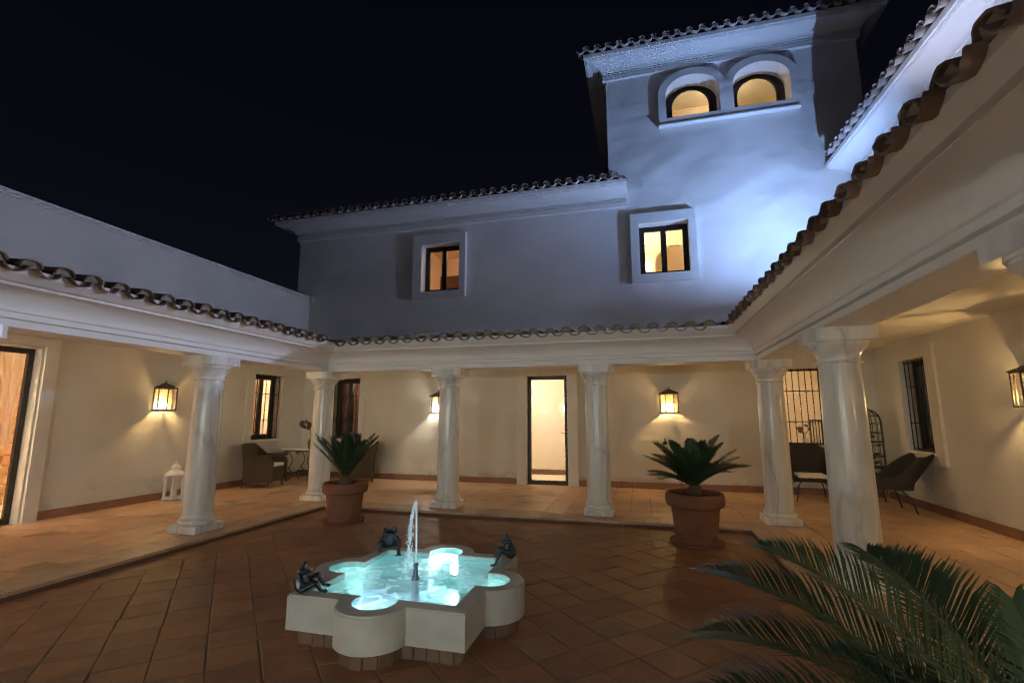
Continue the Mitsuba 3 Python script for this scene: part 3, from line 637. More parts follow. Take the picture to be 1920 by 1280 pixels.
# ------------------------------------------------------------------ wall lanterns
def lantern(pos, ang, label, rad, wgt=2.2, one=0):
    """Half-hexagonal iron wall lantern; local x along the wall, -y away from it."""
    L = thing('wall_lantern', label, 'wall lantern', 'iron wall lanterns of the walkways')
    M = trimesh.transformations.rotation_matrix(ang, (0, 0, 1)); M[:3, 3] = pos
    go = lambda m: m.apply_transform(M)
    w, dp, h = .165, .19, .36
    plan = [(-w, 0), (-w, -.10), (-.075, -dp), (.075, -dp), (w, -.10), (w, 0)]
    for i, (x, y) in enumerate(plan):
        part(L, 'post', go(cbox(x - .007, x + .007, y - .007, y + .007, -.01, h, .002)), 'lamp_iron')
    for z, nm in ((0, 'bottom_rim'), (h, 'top_rim')):
        poly = sg.Polygon(plan).buffer(.011, join_style=2).difference(sg.Polygon(plan).buffer(-.012, join_style=2))
        part(L, nm, go(extrude(poly, z - .008, z + .008)), 'lamp_iron')
    big = [(x * 1.16, y * 1.13 - (0 if y == 0 else .004)) for x, y in plan]
    V = [(x, y, h + .009) for x, y in big] + [(0, -.03, h + .105), (0, 0, h + .105)]
    F = [[i, i + 1, 6] for i in range(5)] + [[5, 7, 6], [0, 6, 7], [0, 7, 5]] + [[0, i + 1, i] for i in range(1, 5)]
    part(L, 'roof', go(tri(V, F)), 'lamp_iron')
    part(L, 'finial', go(lathe([(.0, h + .14), (.008, h + .13), (.010, h + .12), (.006, h + .10)], 10, (0, -.03, 0))), 'lamp_iron')
    for i in range(5):
        (a, b), (c, d_) = plan[i], plan[i + 1]
        part(L, 'pane', go(tri([(a, b, .008), (c, d_, .008), (c, d_, h - .008), (a, b, h - .008)], [[0, 1, 2], [0, 2, 3]])), 'glass')
    part(L, 'lamp_holder', go(cat([lathe([(0, 0), (.012, 0), (.012, .065), (0, .065)], 10, (-.04, -.095, .0)), lathe([(0, 0), (.012, 0), (.012, .065), (0, .065)], 10, (.05, -.095, .0)), box(-.06, .06, -.10, -.09, -.006, .006), box(-.005, .005, -.18, 0, -.006, .006)])), 'cushion')
    part(L, 'added_back_plate', go(cbox(-w + .01, w - .01, -.006, -.001, .006, h - .006, .002)), 'brass')  # added plate that dims the bright wall behind the bulb
    c0 = M[:3, :3] @ np.array([-.04, -.105, .088]) + np.array(pos); c1 = M[:3, :3] @ np.array([.05, -.095, .088]) + np.array(pos)
    if one: return bulb(L, 'bulb', c0, one, rad, wgt)
    bulb(L, 'bulb', c0, .021, rad, wgt)
WARM, COOL = (350, 226, 90), (410, 380, 300)
lantern((.50, YB - .004, 1.505), 0, 'lit wall lantern between the glass door and the barred window', WARM)
lantern((-4.335, YB - .004, 1.505), 0, 'whiter lit wall lantern half hidden behind a marble column', COOL)
lantern((XL + .004, 6.38, 1.535), PI / 2, 'lit wall lantern above the white floor lantern', WARM)
lantern((XR - .004, 6.30, 1.535), -PI / 2, 'lit wall lantern at the very edge of the view beside the barred window', WARM)
lantern((XL + .004, 1.3, 1.535), PI / 2, 'lit wall lantern out of view beyond the tall doorway, lighting the near floor', WARM, 1.1, .021)  # out of view, placed to light the near left paving
lantern((XR - .004, 1.3, 1.535), -PI / 2, 'lit wall lantern out of view behind the near palm, lighting the near floor', WARM, 1.1, .021)  # out of view, placed to light the near right paving

for x, lab in ((-5.2, 'unseen wall lantern behind the camera lighting column fronts, toward the flat-topped wing'), (-1.9, 'unseen wall lantern behind the camera lighting column fronts, opposite the glass door'), (1.4, 'unseen wall lantern behind the camera lighting column fronts, toward the near palm')):
    lantern((x, YF + .004, 1.62), PI, lab, (1130, 1230, 1200), 2.0, .036)  # unseen strong lanterns, placed to light columns and beams from the front

# ------------------------------------------------------------------ floodlight on the walkway roof, hidden behind the eave tiles
FL = thing('floodlight', 'blue-white floodlight standing on the walkway roof below the tower', 'floodlight')
fp = np.array([3.40, 8.35, 3.42]); fn = np.array([-.45, .28, .82]); fn /= np.linalg.norm(fn)
ex = np.cross([0, 1, 0], fn); ex /= np.linalg.norm(ex); ey = np.cross(fn, ex)
M = np.eye(4); M[:3, 0], M[:3, 1], M[:3, 2], M[:3, 3] = ex, ey, fn, fp
part(FL, 'housing', cbox(-.17, .17, -.13, .13, -.12, -.012, .01).apply_transform(M), 'grey_metal')
part(FL, 'bracket', tube([fp - fn * .1, fp - [0, 0, .55]], .015), 'grey_metal')
part(FL, 'lens', tri([(-.15, -.11, 0), (.15, -.11, 0), (.15, .11, 0), (-.15, .11, 0)], [[0, 1, 2], [0, 2, 3]]).apply_transform(M), 'glass')
scene['floodlight_beam'] = {'type': 'spot', 'to_world': T().look_at(origin=(fp + fn * .012).tolist(), target=[0.2, 9.9, 8.6], up=[0, 1, 0]), 'intensity': rgb(4.4, 7.4, 14.8), 'cutoff_angle': 54.0, 'beam_width': 14.0, 'sampling_weight': 9.0}

FL2 = thing('floodlight', 'unseen second floodlight on the walkway roof placed to light the flat-topped wing', 'floodlight')  # out of view, placed to light the flat-topped wing and its eave bluish
fp2 = np.array([3.0, 8.0, 3.40]); fn2 = np.array([-.48, -.875, .03]); fn2 /= np.linalg.norm(fn2)
ex = np.cross([0, 0, 1], fn2); ex /= np.linalg.norm(ex); ey = np.cross(fn2, ex)
M = np.eye(4); M[:3, 0], M[:3, 1], M[:3, 2], M[:3, 3] = ex, ey, fn2, fp2
part(FL2, 'housing', cbox(-.14, .14, -.10, .10, -.12, -.012, .01).apply_transform(M), 'grey_metal')
part(FL2, 'bracket', tube([fp2 - fn2 * .1, fp2 - fn2 * .1 - [0, 0, .5]], .015), 'grey_metal')
scene[FL2 + '__lens'] = {**mikit.ply(tri([(-.12, -.08, 0), (.12, -.08, 0), (.12, .08, 0), (-.12, .08, 0)], [[0, 1, 2], [0, 2, 3]]).apply_transform(M)), 'bsdf': ref('m_plastic'),
                         'emitter': {'type': 'area', 'radiance': rgb(275, 315, 465), 'sampling_weight': 3.0}}

# ------------------------------------------------------------------ fountain
FT = thing('fountain', 'low white star-shaped fountain basin full of glowing turquoise water', 'fountain')
ZR, ZW = .302, .262
outer = star(FA, .235, FA - .035)
inn = star(FA - .105, .135, FA - .04).buffer(.004)
foot = star(FA - .045, .19, FA - .035)
part(FT, 'basin', extrude(outer.buffer(-.006, join_style=2).difference(inn), ZR - .012, ZR), 'basin_rim')
part(FT, 'basin_wall', extrude(outer.difference(inn.buffer(.006)), .092, ZR - .012), 'basin_rim')
part(FT, 'basin_lining', cat([extrude(inn.buffer(.012).difference(inn.buffer(.0015)), .012, ZR - .006), extrude(inn.buffer(.012), .0, .012)]), 'basin')
part(FT, 'foot', extrude(foot.buffer(-.012).difference(inn.buffer(.013)), -.01, .092), 'grout')
ln = foot.exterior; n = int(ln.length / .085)
for i in range(n):
    a, b = ln.interpolate(i / n, True), ln.interpolate((i + 1) / n, True)
    t = np.array([b.x - a.x, b.y - a.y]); L_ = np.linalg.norm(t); t /= L_; nn = np.array([t[1], -t[0]])
    if not sg.Polygon(ln).exterior.is_ccw: nn = -nn
    m = cbox(0, L_ - .004, -.012, .006, .0, .088, .003)
    M = np.eye(4); M[:2, 0], M[:2, 1], M[:2, 3] = t, nn, (a.x, a.y); 
    m.apply_transform(M)
    if np.linalg.det(M[:3, :3]) < 0: m.invert()
    part(FT, 'foot_tile', m, 'foot_tile')
# water surface: a rippled sheet
g = np.arange(-.86, .861, .016); V, F, idx = [], [], {}
prep = shapely.prepared.prep(inn.buffer(.010))
for i, gx in enumerate(g):
    for j, gy in enumerate(g):
        x, y = FC[0] + gx, FC[1] + gy
        if prep.contains(sg.Point(x, y)):
            r = math.hypot(gx, gy + .01); q = meshkit.fbm(np.array([[x * 9, y * 9, .3], [x * 21, y * 21, 4.]]), 2)
            idx[i, j] = len(V); V.append((x, y, ZW + .012 * (q[0] - .5) + .005 * (q[1] - .5) + .004 * math.cos(r * 55) * math.exp(-r * 4)))
for (i, j), k in idx.items():
    if (i + 1, j) in idx and (i, j + 1) in idx and (i + 1, j + 1) in idx:
        F += [[k, idx[i + 1, j], idx[i + 1, j + 1]], [k, idx[i + 1, j + 1], idx[i, j + 1]]]
part(FT, 'water', tri(V, F), 'water', True, 'turquoise rippled water lit from below')
part(FT, 'nozzle', lathe([(.030, .012), (.030, ZW + .012), (.020, ZW + .03), (.014, ZW + .085), (.020, ZW + .092), (.020, ZW + .104), (.009, ZW + .112), (.0, ZW + .112)], 20, (FC[0], FC[1] - .01, 0)), 'nozzle', 30)
# jet: a slim rising column that breaks over and falls in beads
gj = random.Random(3); pts, rr = [], []
for t in np.linspace(0, 1, 26):
    pts.append((FC[0] - .012 * t ** 2 + gj.uniform(-.0008, .0008), FC[1] - .01, ZW + .11 + .425 * t)); rr.append(.0062 + .0035 * t ** 3 + gj.uniform(-.0006, .0008))
JT = part(FT, 'water_jet', cat([tube(pts, rr, 8), trimesh.creation.icosphere(2, .014).apply_transform(np.diag([.9, .9, 1.3, 1])).apply_translation(pts[-1])]), 'jet', 40)
ms = []
for t in np.linspace(0, 1, 90):
    k = 2 + int(6 * t)
    for _ in range(k):
        x = FC[0] - .014 - .055 * t ** .8 + gj.gauss(0, .002 + .014 * t); z = ZW + .53 - .47 * t ** 1.6 + gj.gauss(0, .006)
        r = gj.uniform(.0010, .0024) * (1.35 - t * .6)
        ms.append(trimesh.creation.icosphere(1, r).apply_transform(np.diag([1, 1, gj.uniform(3, 9), 1])).apply_translation((x, FC[1] - .01 + gj.gauss(0, .004 + .01 * t), z)))
part(FT, 'falling_drops', cat(ms), 'jet', 40, kind='stuff')
def pool_light(c, n, rad, wgt):
    n = np.array(n, float); n /= np.linalg.norm(n); e = np.cross([0, 0, 1], n); e /= np.linalg.norm(e); f = np.cross(n, e)
    a = np.arange(20) * 2 * PI / 20
    V = np.vstack([[c], np.array(c) + .046 * (np.cos(a)[:, None] * e + np.sin(a)[:, None] * f)])
    k = part(FT, 'pool_lamp', tube([np.array(c) - n * .03, np.array(c) - n * .004], .052, 20), 'grey_metal')
    scene[k + '__lens'] = {**mikit.ply(tri(V, [[0, i + 1, (i + 1) % 20 + 1] for i in range(20)])), 'bsdf': ref('m_plastic'), 'emitter': {'type': 'area', 'radiance': rgb(*rad), 'sampling_weight': wgt}}
pool_light((FC[0] + .05, FC[1] + .640, .150), (-.30, -1, .40), (40, 54, 60), 1.2)
pool_light((FC[0] - .02, FC[1] - .640, .075), (-.15, 1, .55), (20, 27, 38), 1.0)
pool_light((FC[0] - .640, FC[1] + .02, .075), (1, .1, .60), (5, 7.2, 7.4), .7)  # unseen left lobe lamp, placed to even out the pool light
pool_light((FC[0] + .640, FC[1] - .03, .075), (-1, .1, .60), (5, 7.2, 7.4), .7)  # unseen right lobe lamp, placed to brighten that side of the pool

# ------------------------------------------------------------------ bronze frogs on three corners
def hull(*balls):
    pts = []
    for (x, y, z, r) in balls:
        s = trimesh.creation.icosphere(1, r).vertices + (x, y, z); pts.append(s)
    return m3.Manifold.hull_points(np.vstack(pts))
def frog(label, pos, ang, hang=.05, lean=0.0, spread=0.0):
    fr = thing('frog_statue', label, 'statue', 'bronze frogs on the fountain rim')
    l = lean
    P = [hull((-.008, -.012, .045, .044), (-.008, .012, .045, .044), (-.006 - l * .5, 0, .088, .046)), hull((-.006 - l * .5, 0, .088, .045), (.004 - l, 0, .120, .036)),
         hull((.006 - l, 0, .122, .034), (.014 - l, 0, .150, .030)), hull((.008 - l, -.022, .156, .027), (.008 - l, .022, .156, .027), (.052 - l, -.018, .146, .015), (.052 - l, .018, .146, .015))]
    for sd in (-1, 1):
        P += [hull((.010 - l, sd * .018, .165, .017), (.016 - l, sd * .029, .190, .0155))]
        hip, kn, an = (.0, sd * .034, .032), (.080, sd * (.046 + spread), .072 + .02 * (sd > 0)), (.112 + .012 * (sd > 0), sd * (.044 + spread), .012 - hang * (sd < 0 or hang > .03))
        P += [hull((*hip, .031), (*kn, .0175)), hull((*kn, .0175), (*an, .011))]
        for dy in (-.016, 0, .016): P.append(hull((*an, .0075), (an[0] + .038 - abs(dy) * .4, an[1] + dy, an[2] - .008, .0055)))
        sh, el, ha = (.004 - l, sd * .032, .112), (.018 - l * .6, sd * .058, .072), (.068, sd * (.040 + spread), .082)
        P += [hull((*sh, .019), (*el, .0135)), hull((*el, .0135), (*ha, .0105))]
        for dy in (-.010, 0, .010): P.append(hull((*ha, .0065), (ha[0] + .018, ha[1] + dy, ha[2] - .004, .005)))
    M_ = m3.Manifold.batch_boolean(P, m3.OpType.Add).refine_to_length(.007)
    b = man(M_); b.merge_vertices(); trimesh.smoothing.filter_taubin(b, iterations=6)
    A = trimesh.transformations.rotation_matrix(ang, (0, 0, 1)); A[:3, 3] = pos; S = np.diag([1.02, 1.30, .85, 1])
    part(fr, 'body', b.apply_transform(S).apply_transform(A), 'bronze', True)
    for sd in (-1, 1):
        part(fr, 'eye', trimesh.creation.icosphere(2, .0075).apply_translation((.026 - l, sd * .032, .198)).apply_transform(S).apply_transform(A), 'nozzle', True)
frog('dark bronze frog lounging on the near left corner of the fountain', (FC[0] - FA + .055, FC[1] - FA + .075, ZR), math.radians(32), .0, .015)
frog('dark bronze frog sitting upright on the far left corner of the fountain', (FC[0] - FA + .075, FC[1] + FA - .045, ZR), math.radians(-62), .035, 0, .016)
frog('dark bronze frog with crossed arms on the far right corner of the fountain', (FC[0] + FA - .055, FC[1] + FA - .05, ZR), math.radians(-152), .05)

# ------------------------------------------------------------------ potted cycads
POTP = [(.0, .0), (.262, .0), (.268, .018), (.262, .034), (.222, .036), (.216, .05), (.250, .36), (.262, .395), (.290, .405), (.302, .43), (.306, .50), (.296, .53), (.270, .535), (.258, .50), (.250, .46), (0, .455)]
def pot(x, y, z, label, s=1.0):
    k = thing('plant_pot', label, 'pot', 'big terracotta plant pots')
    part(k, 'saucer', lathe([(0, 0), (.265, 0), (.285, .03), (.278, .036), (.255, .022), (0, .02)], 40, (0, 0, 0)).apply_scale(s).apply_translation((x, y, z)), 'clay', 30)
    part(k, 'body', lathe([(0, .021), (.212, .021), (.214, .05), (.249, .36), (.256, .378), (.262, .385), (.290, .395), (.303, .415), (.308, .47), (.303, .515), (.290, .53), (.272, .532), (.262, .51), (.255, .45)], 48).apply_scale(s).apply_translation((x, y, z)), 'clay', 30)
    for zz in (.10, .13, .335):
        r = .2145 + (.035) * (zz - .05) / .31
        part(k, 'groove_band', lathe([(r, zz - .006), (r + .004, zz), (r, zz + .006)], 48).apply_scale(s).apply_translation((x, y, z)), 'clay', 60)
    part(k, 'soil', lathe([(.259, .47), (.1, .478), (0, .48)], 32).apply_scale(s).apply_translation((x, y, z)), 'soil')
    return z + .48 * s
def frond(L, a0, droop, nl, seed, leaflet=.115, wid=.0052):
    """A cycad leaf in its own plane: grows along +x, rises at a0 and bends down by droop; comb of stiff leaflets in a V on both sides."""
    g = random.Random(seed); N = 22
    P, D = [np.zeros(3)], []
    for i in range(N):
        e = a0 - droop * (i / N) ** 1.3
        D.append(np.array([math.cos(e), 0, math.sin(e)])); P.append(P[-1] + D[-1] * L / N)
    P = np.array(P); D.append(D[-1]); D = np.array(D)
    ms = [tube(P, np.linspace(.0065, .0018, N + 1), 5)]
    V, F = [], []
    for k in range(nl):
        t = .16 + .84 * (k + g.uniform(-.2, .2)) / nl; t = min(t, .999)
        i = t * N; i0 = int(i); p = P[i0] + (P[min(i0 + 1, N)] - P[i0]) * (i - i0); d = D[i0]; up = np.array([-d[2], 0, d[0]])
        ll = leaflet * (.40 + 1.0 * math.sin(PI * min(1, .12 + .80 * t)) ** .8) * g.uniform(.92, 1.06) * (1 - .35 * max(0, t - .8) / .2)
        for sd in (-1, 1):
            fwd = .62 + .75 * t ** 2 + g.uniform(-.07, .07)
            v = np.array([0, sd, 0]) + d * fwd + up * (.42 + g.uniform(-.08, .08)); v /= np.linalg.norm(v)
            tip = p + v * ll - np.array([0, 0, ll * .10]); mid = p + v * ll * .55 + up * .004
            w = np.cross(v, up); w /= np.linalg.norm(w); w *= wid
            b = len(V); V += [p - w * .6, p + w * .6, mid - w, mid + w, tip]
            F += [[b, b + 1, b + 3], [b, b + 3, b + 2], [b + 2, b + 3, b + 4]]
    ms.append(tri(V, F)); return cat(ms)
def cycad(label, base, leaves, trunk_r=.075, trunk_h=.14):
    k = thing('cycad', label, 'palm plant', 'potted cycads of the courtyard')
    pr = [(trunk_r * 1.15, -.02), (trunk_r * 1.2, trunk_h * .3), (trunk_r * 1.05, trunk_h * .75), (trunk_r * .6, trunk_h), (0, trunk_h * 1.05)]
    m = lathe(pr, 24); m = m.subdivide(); m.vertices += m.vertices * 0 + (meshkit.noise(m.vertices * 60)[:, None] - .5) * .02
    part(k, 'trunk', m.apply_translation(base), 'trunk')
    for q in leaves:
        az, a0, L, dr_, nl, lf, wd = q[:7]
        m = frond(L, a0, dr_, nl, int(az * 1000) % 9973, lf, wd)
        if len(q) > 7: m.apply_transform(trimesh.transformations.rotation_matrix(q[7], (1, 0, 0)))
        m.apply_transform(trimesh.transformations.rotation_matrix(az, (0, 0, 1)))
        m.apply_translation((base[0] + math.cos(az) * trunk_r * .35, base[1] + math.sin(az) * trunk_r * .35, base[2] + trunk_h * .9))
        part(k, 'frond', m, 'leaf')
P1, P2, P3 = (-4.06, 6.12), (.54, 6.14), (.80, 1.16)
z1 = pot(*P1, 0, 'terracotta pot at the left of the courtyard holding an upright palm', 1.0)
z2 = pot(*P2, 0, 'terracotta pot at the right of the courtyard holding a wide palm', 1.06)
z3 = pot(*P3, 0, 'terracotta pot below the frame at the near right holding large fronds', 1.0)
g = random.Random(11)
lv = [(2 * PI * i / 16 + g.uniform(-.2, .2), g.uniform(.78, 1.05), g.uniform(.58, .74), g.uniform(.05, .3), 38, .098, .0066) for i in range(16)] + [(g.uniform(0, 6.28), g.uniform(1.1, 1.4), g.uniform(.5, .62), .12, 36, .085, .0066) for i in range(8)]
cycad('upright dark green palm in the pot before the scroll table', (*P1, z1), lv)
lv = [(2 * PI * i / 22 + g.uniform(-.15, .15), g.uniform(.42, .80), g.uniform(.56, .66), g.uniform(.35, .7), 40, .112, .0068) for i in range(22)] + [(2 * PI * i / 18 + g.uniform(-.2, .2), g.uniform(.85, 1.35), g.uniform(.52, .66), g.uniform(.15, .4), 38, .105, .0068) for i in range(18)]
cycad('wide spreading dark green palm in the pot before the right lantern', (*P2, z2), lv)
lv = [(2.72, .80, .80, 1.15, 100, .150, .0032), (2.88, .66, .76, 1.15, 100, .150, .0032), (2.55, .86, .86, .95, 100, .150, .0032), (2.35, .98, .82, .95, 100, .155, .0032), (1.75, .85, .82, .8, 104, .160, .0034), (1.22, .75, .68, .7, 90, .15, .0034), (3.28, .35, .72, .9, 90, .14, .0032), (.6, .7, .75, .8, 66, .13, .003), (3.75, .3, .7, .7, 60, .13, .003), (0, .6, .75, .8, 60, .13, .003), (-.8, .6, .7, .8, 60, .13, .003), (-1.6, .6, .7, .8, 60, .13, .003), (-2.2, .3, .65, .9, 60, .13, .003),
      (2.1, .55, .62, .7, 90, .14, .0032), (1.5, 1.1, .5, .4, 80, .12, .0032)]
cycad('large palm with fine comb-like fronds arching in from the near right corner', (*P3, z3), lv)

# ------------------------------------------------------------------ furniture
def place(x, y, z, deg):
    A = trimesh.transformations.rotation_matrix(math.radians(deg), (0, 0, 1)); A[:3, 3] = (x, y, z); return A
def shell(w, d, zb, back, arm, th, n=33, z_low=None, rake=.0, flare=.0):
    """U-shaped back and arms in one curved sheet with thickness; seat faces +x."""
    V, F = [], []; a = np.linspace(-1, 1, n)
    for q in a:
        s = abs(q); ang = q * 1.62
        x = -d / 2 * math.copysign(abs(math.cos(ang)) ** .55, math.cos(ang)) if s < .6 else 0
        # plan: rounded-rectangle U
        t = q * (w + 2 * d) / 2; half = w / 2
        if abs(t) <= half - .10: px, py, nx, ny = -d / 2, t, -1, 0
        elif abs(t) <= half + .057:
            u = (abs(t) - (half - .10)) / .157 * PI / 2; px, py = -d / 2 + .10 - .10 * math.cos(u), math.copysign(half - .10 + .10 * math.sin(u), t); nx, ny = -math.cos(u), math.copysign(math.sin(u), t)
        else: px, py, nx, ny = -d / 2 + .10 + (abs(t) - half - .057), math.copysign(half, t), 0, math.copysign(1, t)
        e = smoothst((px + d / 2) / (d * .42)); zt_ = back * (1 - e) + arm * e
        zt_ -= .05 * (abs(py) / half) ** 4 * (1 - e)
        if px > d / 2 - .12: zt_ -= .05 * ((px - d / 2 + .12) / .12) ** 2
        zl = zb if z_low is None else z_low
        for k in range(7):
            z = zl + (zt_ - zl) * k / 6; rk = -rake * max(0, z - .40) * (1 - e); fl = flare * (z - zl)
            for o in (0, -th): V.append((px + rk + nx * (o + fl) * (.3 if e > .5 else 1), py + ny * (o + fl), z))
    m = 14
    for i in range(n - 1):
        for k in range(6):
            b = i * m + 2 * k; c = b + m
            F += [[b, c, c + 2], [b, c + 2, b + 2], [b + 1, b + 3, c + 3], [b + 1, c + 3, c + 1]]
        b, c = i * m, (i + 1) * m
        F += [[b, b + 1, c + 1], [b, c + 1, c], [b + 12, c + 12, c + 13], [b + 12, c + 13, b + 13]]
    for i in (0, n - 1):
        for k in range(6):
            b = i * m + 2 * k; F += [[b, b + 2, b + 3], [b, b + 3, b + 1]]
    return tri(V, F)
def smoothst(x): x = min(1, max(0, x)); return x * x * (3 - 2 * x)
def wicker_chair(label, x, y, deg):
    c = thing('wicker_armchair', label, 'armchair', 'wicker armchairs by the scroll table'); A = place(x, y, ZP, deg); go = lambda m: m.apply_transform(A)
    w, d = .60, .58
    s = shell(w, d, .10, .84, .60, .035, rake=.16)
    part(c, 'back', go(s), 'wicker', 40)
    part(c, 'rolled_edge', go(tube([(s.vertices[i * 14 + 12] + s.vertices[i * 14 + 13]) / 2 for i in range(33)], .026, 8)), 'wicker', 50)
    rim = [s.vertices[i * 14 + 12] + [0, 0, .004] for i in range(33)] if False else None
    part(c, 'seat', go(cbox(-d / 2 + .02, d / 2 - .01, -w / 2 + .02, w / 2 - .02, .30, .385, .02)), 'wicker')
    part(c, 'skirt', go(cbox(d / 2 - .035, d / 2 - .005, -w / 2 + .02, w / 2 - .02, .11, .31, .008)), 'wicker')
    part(c, 'cushion', go(cbox(-d / 2 + .06, d / 2 + .005, -w / 2 + .05, w / 2 - .05, .387, .445, .022)), 'cushion')
    for sy in (-1, 1):
        part(c, 'armrest', go(cbox(-.06, d / 2 + .02, sy * w / 2 - .045, sy * w / 2 + .045, .585, .625, .016)), 'wicker')
        for sx in (-1, 1):
            part(c, 'leg', go(tube([(sx * (d / 2 - .04), sy * (w / 2 - .04), .13), (sx * (d / 2 - .03), sy * (w / 2 - .03), .0)], .016)), 'wicker')
wicker_chair('wicker armchair with white cushion below the curtained barred window', -7.36, 8.26, 14)
wicker_chair('wicker armchair half hidden behind the upright potted palm', -5.92, 9.44, -150)
def bucket_chair(label, x, y, deg, rake):
    c = thing('bucket_chair', label, 'armchair', 'dark bucket armchairs in the right corner'); A = place(x, y, ZP, deg); go = lambda m: m.apply_transform(A)
    w, d = .60, .60
    part(c, 'back', go(shell(w, d, .30, .90, .50, .03, z_low=.32, rake=rake, flare=.10)), 'dark_shell', 40)
    part(c, 'seat', go(cbox(-d / 2 + .02, d / 2, -w / 2 + .03, w / 2 - .03, .315, .375, .02)), 'dark_shell')
    part(c, 'cushion', go(cbox(-d / 2 + .08, d / 2 + .0, -w / 2 + .07, w / 2 - .07, .377, .42, .018)), 'cushion')
    for sx in (-1, 1):
        for sy in (-1, 1):
            part(c, 'leg', go(tube([(sx * .15, sy * .16, .32), (sx * .24, sy * .23, .22), (sx * .30, sy * .27, .0)], .010)), 'iron')
bucket_chair('dark bucket armchair with white seat under the wide barred window', 2.66, 9.32, -95, .25)
bucket_chair('dark reclined bucket armchair seen from the side under the dark window', 3.42, 8.62, 176, .62)

# scroll table
tb = thing('scroll_table', 'side table with pale top and curled wrought iron legs', 'table')
A = place(-7.12, 9.28, ZP, 0); go = lambda m: m.apply_transform(A)
part(tb, 'top', go(cbox(-.52, .42, -.24, .24, .645, .672, .006)), 'stone')
part(tb, 'apron', go(cat([tube([(-.48, s * .2, .635), (.38, s * .2, .635)], .011) for s in (-1, 1)] + [tube([(x, -.2, .635), (x, .2, .635)], .011) for x in (-.48, .38)])), 'iron')
def spiral(cx, cz, r0, r1, a0, turns, n=36):
    return [(cx + (r0 + (r1 - r0) * t) * math.cos(a0 + turns * 2 * PI * t), cz + (r0 + (r1 - r0) * t) * math.sin(a0 + turns * 2 * PI * t)) for t in np.linspace(0, 1, n)]
for y in (-.2, .2):
    for sx, x0 in ((1, -.46), (-1, .36)):
        up_ = [(x0 + sx * u, z) for u, z in spiral(.045, .57, .012, .058, 0, 1.6)]
        dn = [(x0 + sx * (.10 - u), z) for u, z in spiral(.0, .13, .13, .025, PI * .5, 1.45)]
        cu = [(x0 + sx * (.12 + .10 * math.sin(t * PI)), .60 - .34 * t) for t in np.linspace(0, 1, 10)]
        part(tb, 'scroll_leg', go(cat([tube([(x, y, z) for x, z in q], .0095, 7) for q in (up_, cu + dn)] + [tube([(x0 + sx * .13, y, .635), (x0 + sx * .115, y, .58)], .0095, 7), tube([(x0 + sx * .10, y, .01), (x0 + sx * .06, y, 0)], .014, 7)])), 'iron', 50)
part(tb, 'stretcher', go(cat([tube([(-.36, -.2, .14), (-.05, 0, .22), (.26, .2, .14)], .008), tube([(-.36, .2, .14), (-.05, 0, .22), (.26, -.2, .14)], .008)])), 'iron')
ul = thing('garden_lantern', 'small dark lantern standing on the floor under the scroll table', 'lantern')
A2_ = place(-6.98, 9.28, ZP, 0); go2 = lambda m: m.apply_transform(A2_)
part(ul, 'body', go2(cat([tube([(.085 * math.cos(a), .085 * math.sin(a), .02), (.085 * math.cos(a), .085 * math.sin(a), .26)], .008, 6) for a in np.arange(6) * PI / 3] + [lathe([(0, 0), (.10, 0), (.10, .02), (0, .02)], 6)])), 'iron')
part(ul, 'roof', go2(lathe([(.11, .26), (.095, .29), (.06, .33), (.03, .40), (.012, .43), (0, .45)], 12)), 'iron', 30)
part(ul, 'candle', go2(lathe([(0, .02), (.035, .02), (.035, .13), (0, .13)], 14)), 'cushion', 40)
# orchid on the table
oc_ = thing('orchid', 'potted orchid with dark blossoms on the scroll table beside the column', 'plant')
ob = np.array([-7.02, 9.22, ZP + .672])
part(oc_, 'pot', lathe([(0, 0), (.055, 0), (.075, .15), (.078, .16), (.068, .16), (.062, .14), (0, .14)], 20, ob), 'furniture_wood', 30)
go_ = random.Random(5)
for k in range(5):
    a = k * 1.3; V = [ob + (0, 0, .14), ob + (.09 * math.cos(a) - .02 * math.sin(a), .09 * math.sin(a) + .02 * math.cos(a), .20), ob + (.09 * math.cos(a) + .02 * math.sin(a), .09 * math.sin(a) - .02 * math.cos(a), .20), ob + (.17 * math.cos(a), .17 * math.sin(a), .15)]
    part(oc_, 'leaf', tri(V, [[0, 1, 2], [1, 3, 2]]), 'leaf')
sp = [ob + (0, 0, .14), ob + (-.02, 0, .30), ob + (-.045, -.01, .42), ob + (-.12, -.02, .52), ob + (-.21, -.03, .545), ob + (-.28, -.03, .50)]
part(oc_, 'stem', tube(sp, .005, 6), 'leaf')
for k in range(15):
    t = go_.random() * 2.99; i0 = int(t); c = sp[2 + i0] + (sp[3 + i0] - sp[2 + i0]) * (t - i0) + np.array([go_.uniform(-.04, .04), go_.uniform(-.04, .04), go_.uniform(-.06, .05)])
    ms = []
    for j in range(5):
        a = j * 2 * PI / 5 + go_.random(); q = trimesh.creation.icosphere(1, .022); q.apply_transform(np.diag([1.1, .25, .8, 1])); q.apply_translation((.026 * math.cos(a), go_.uniform(-.008, .008), .026 * math.sin(a))); ms.append(q)
    part(oc_, 'blossom', cat(ms).apply_translation(c), 'petal', 50)
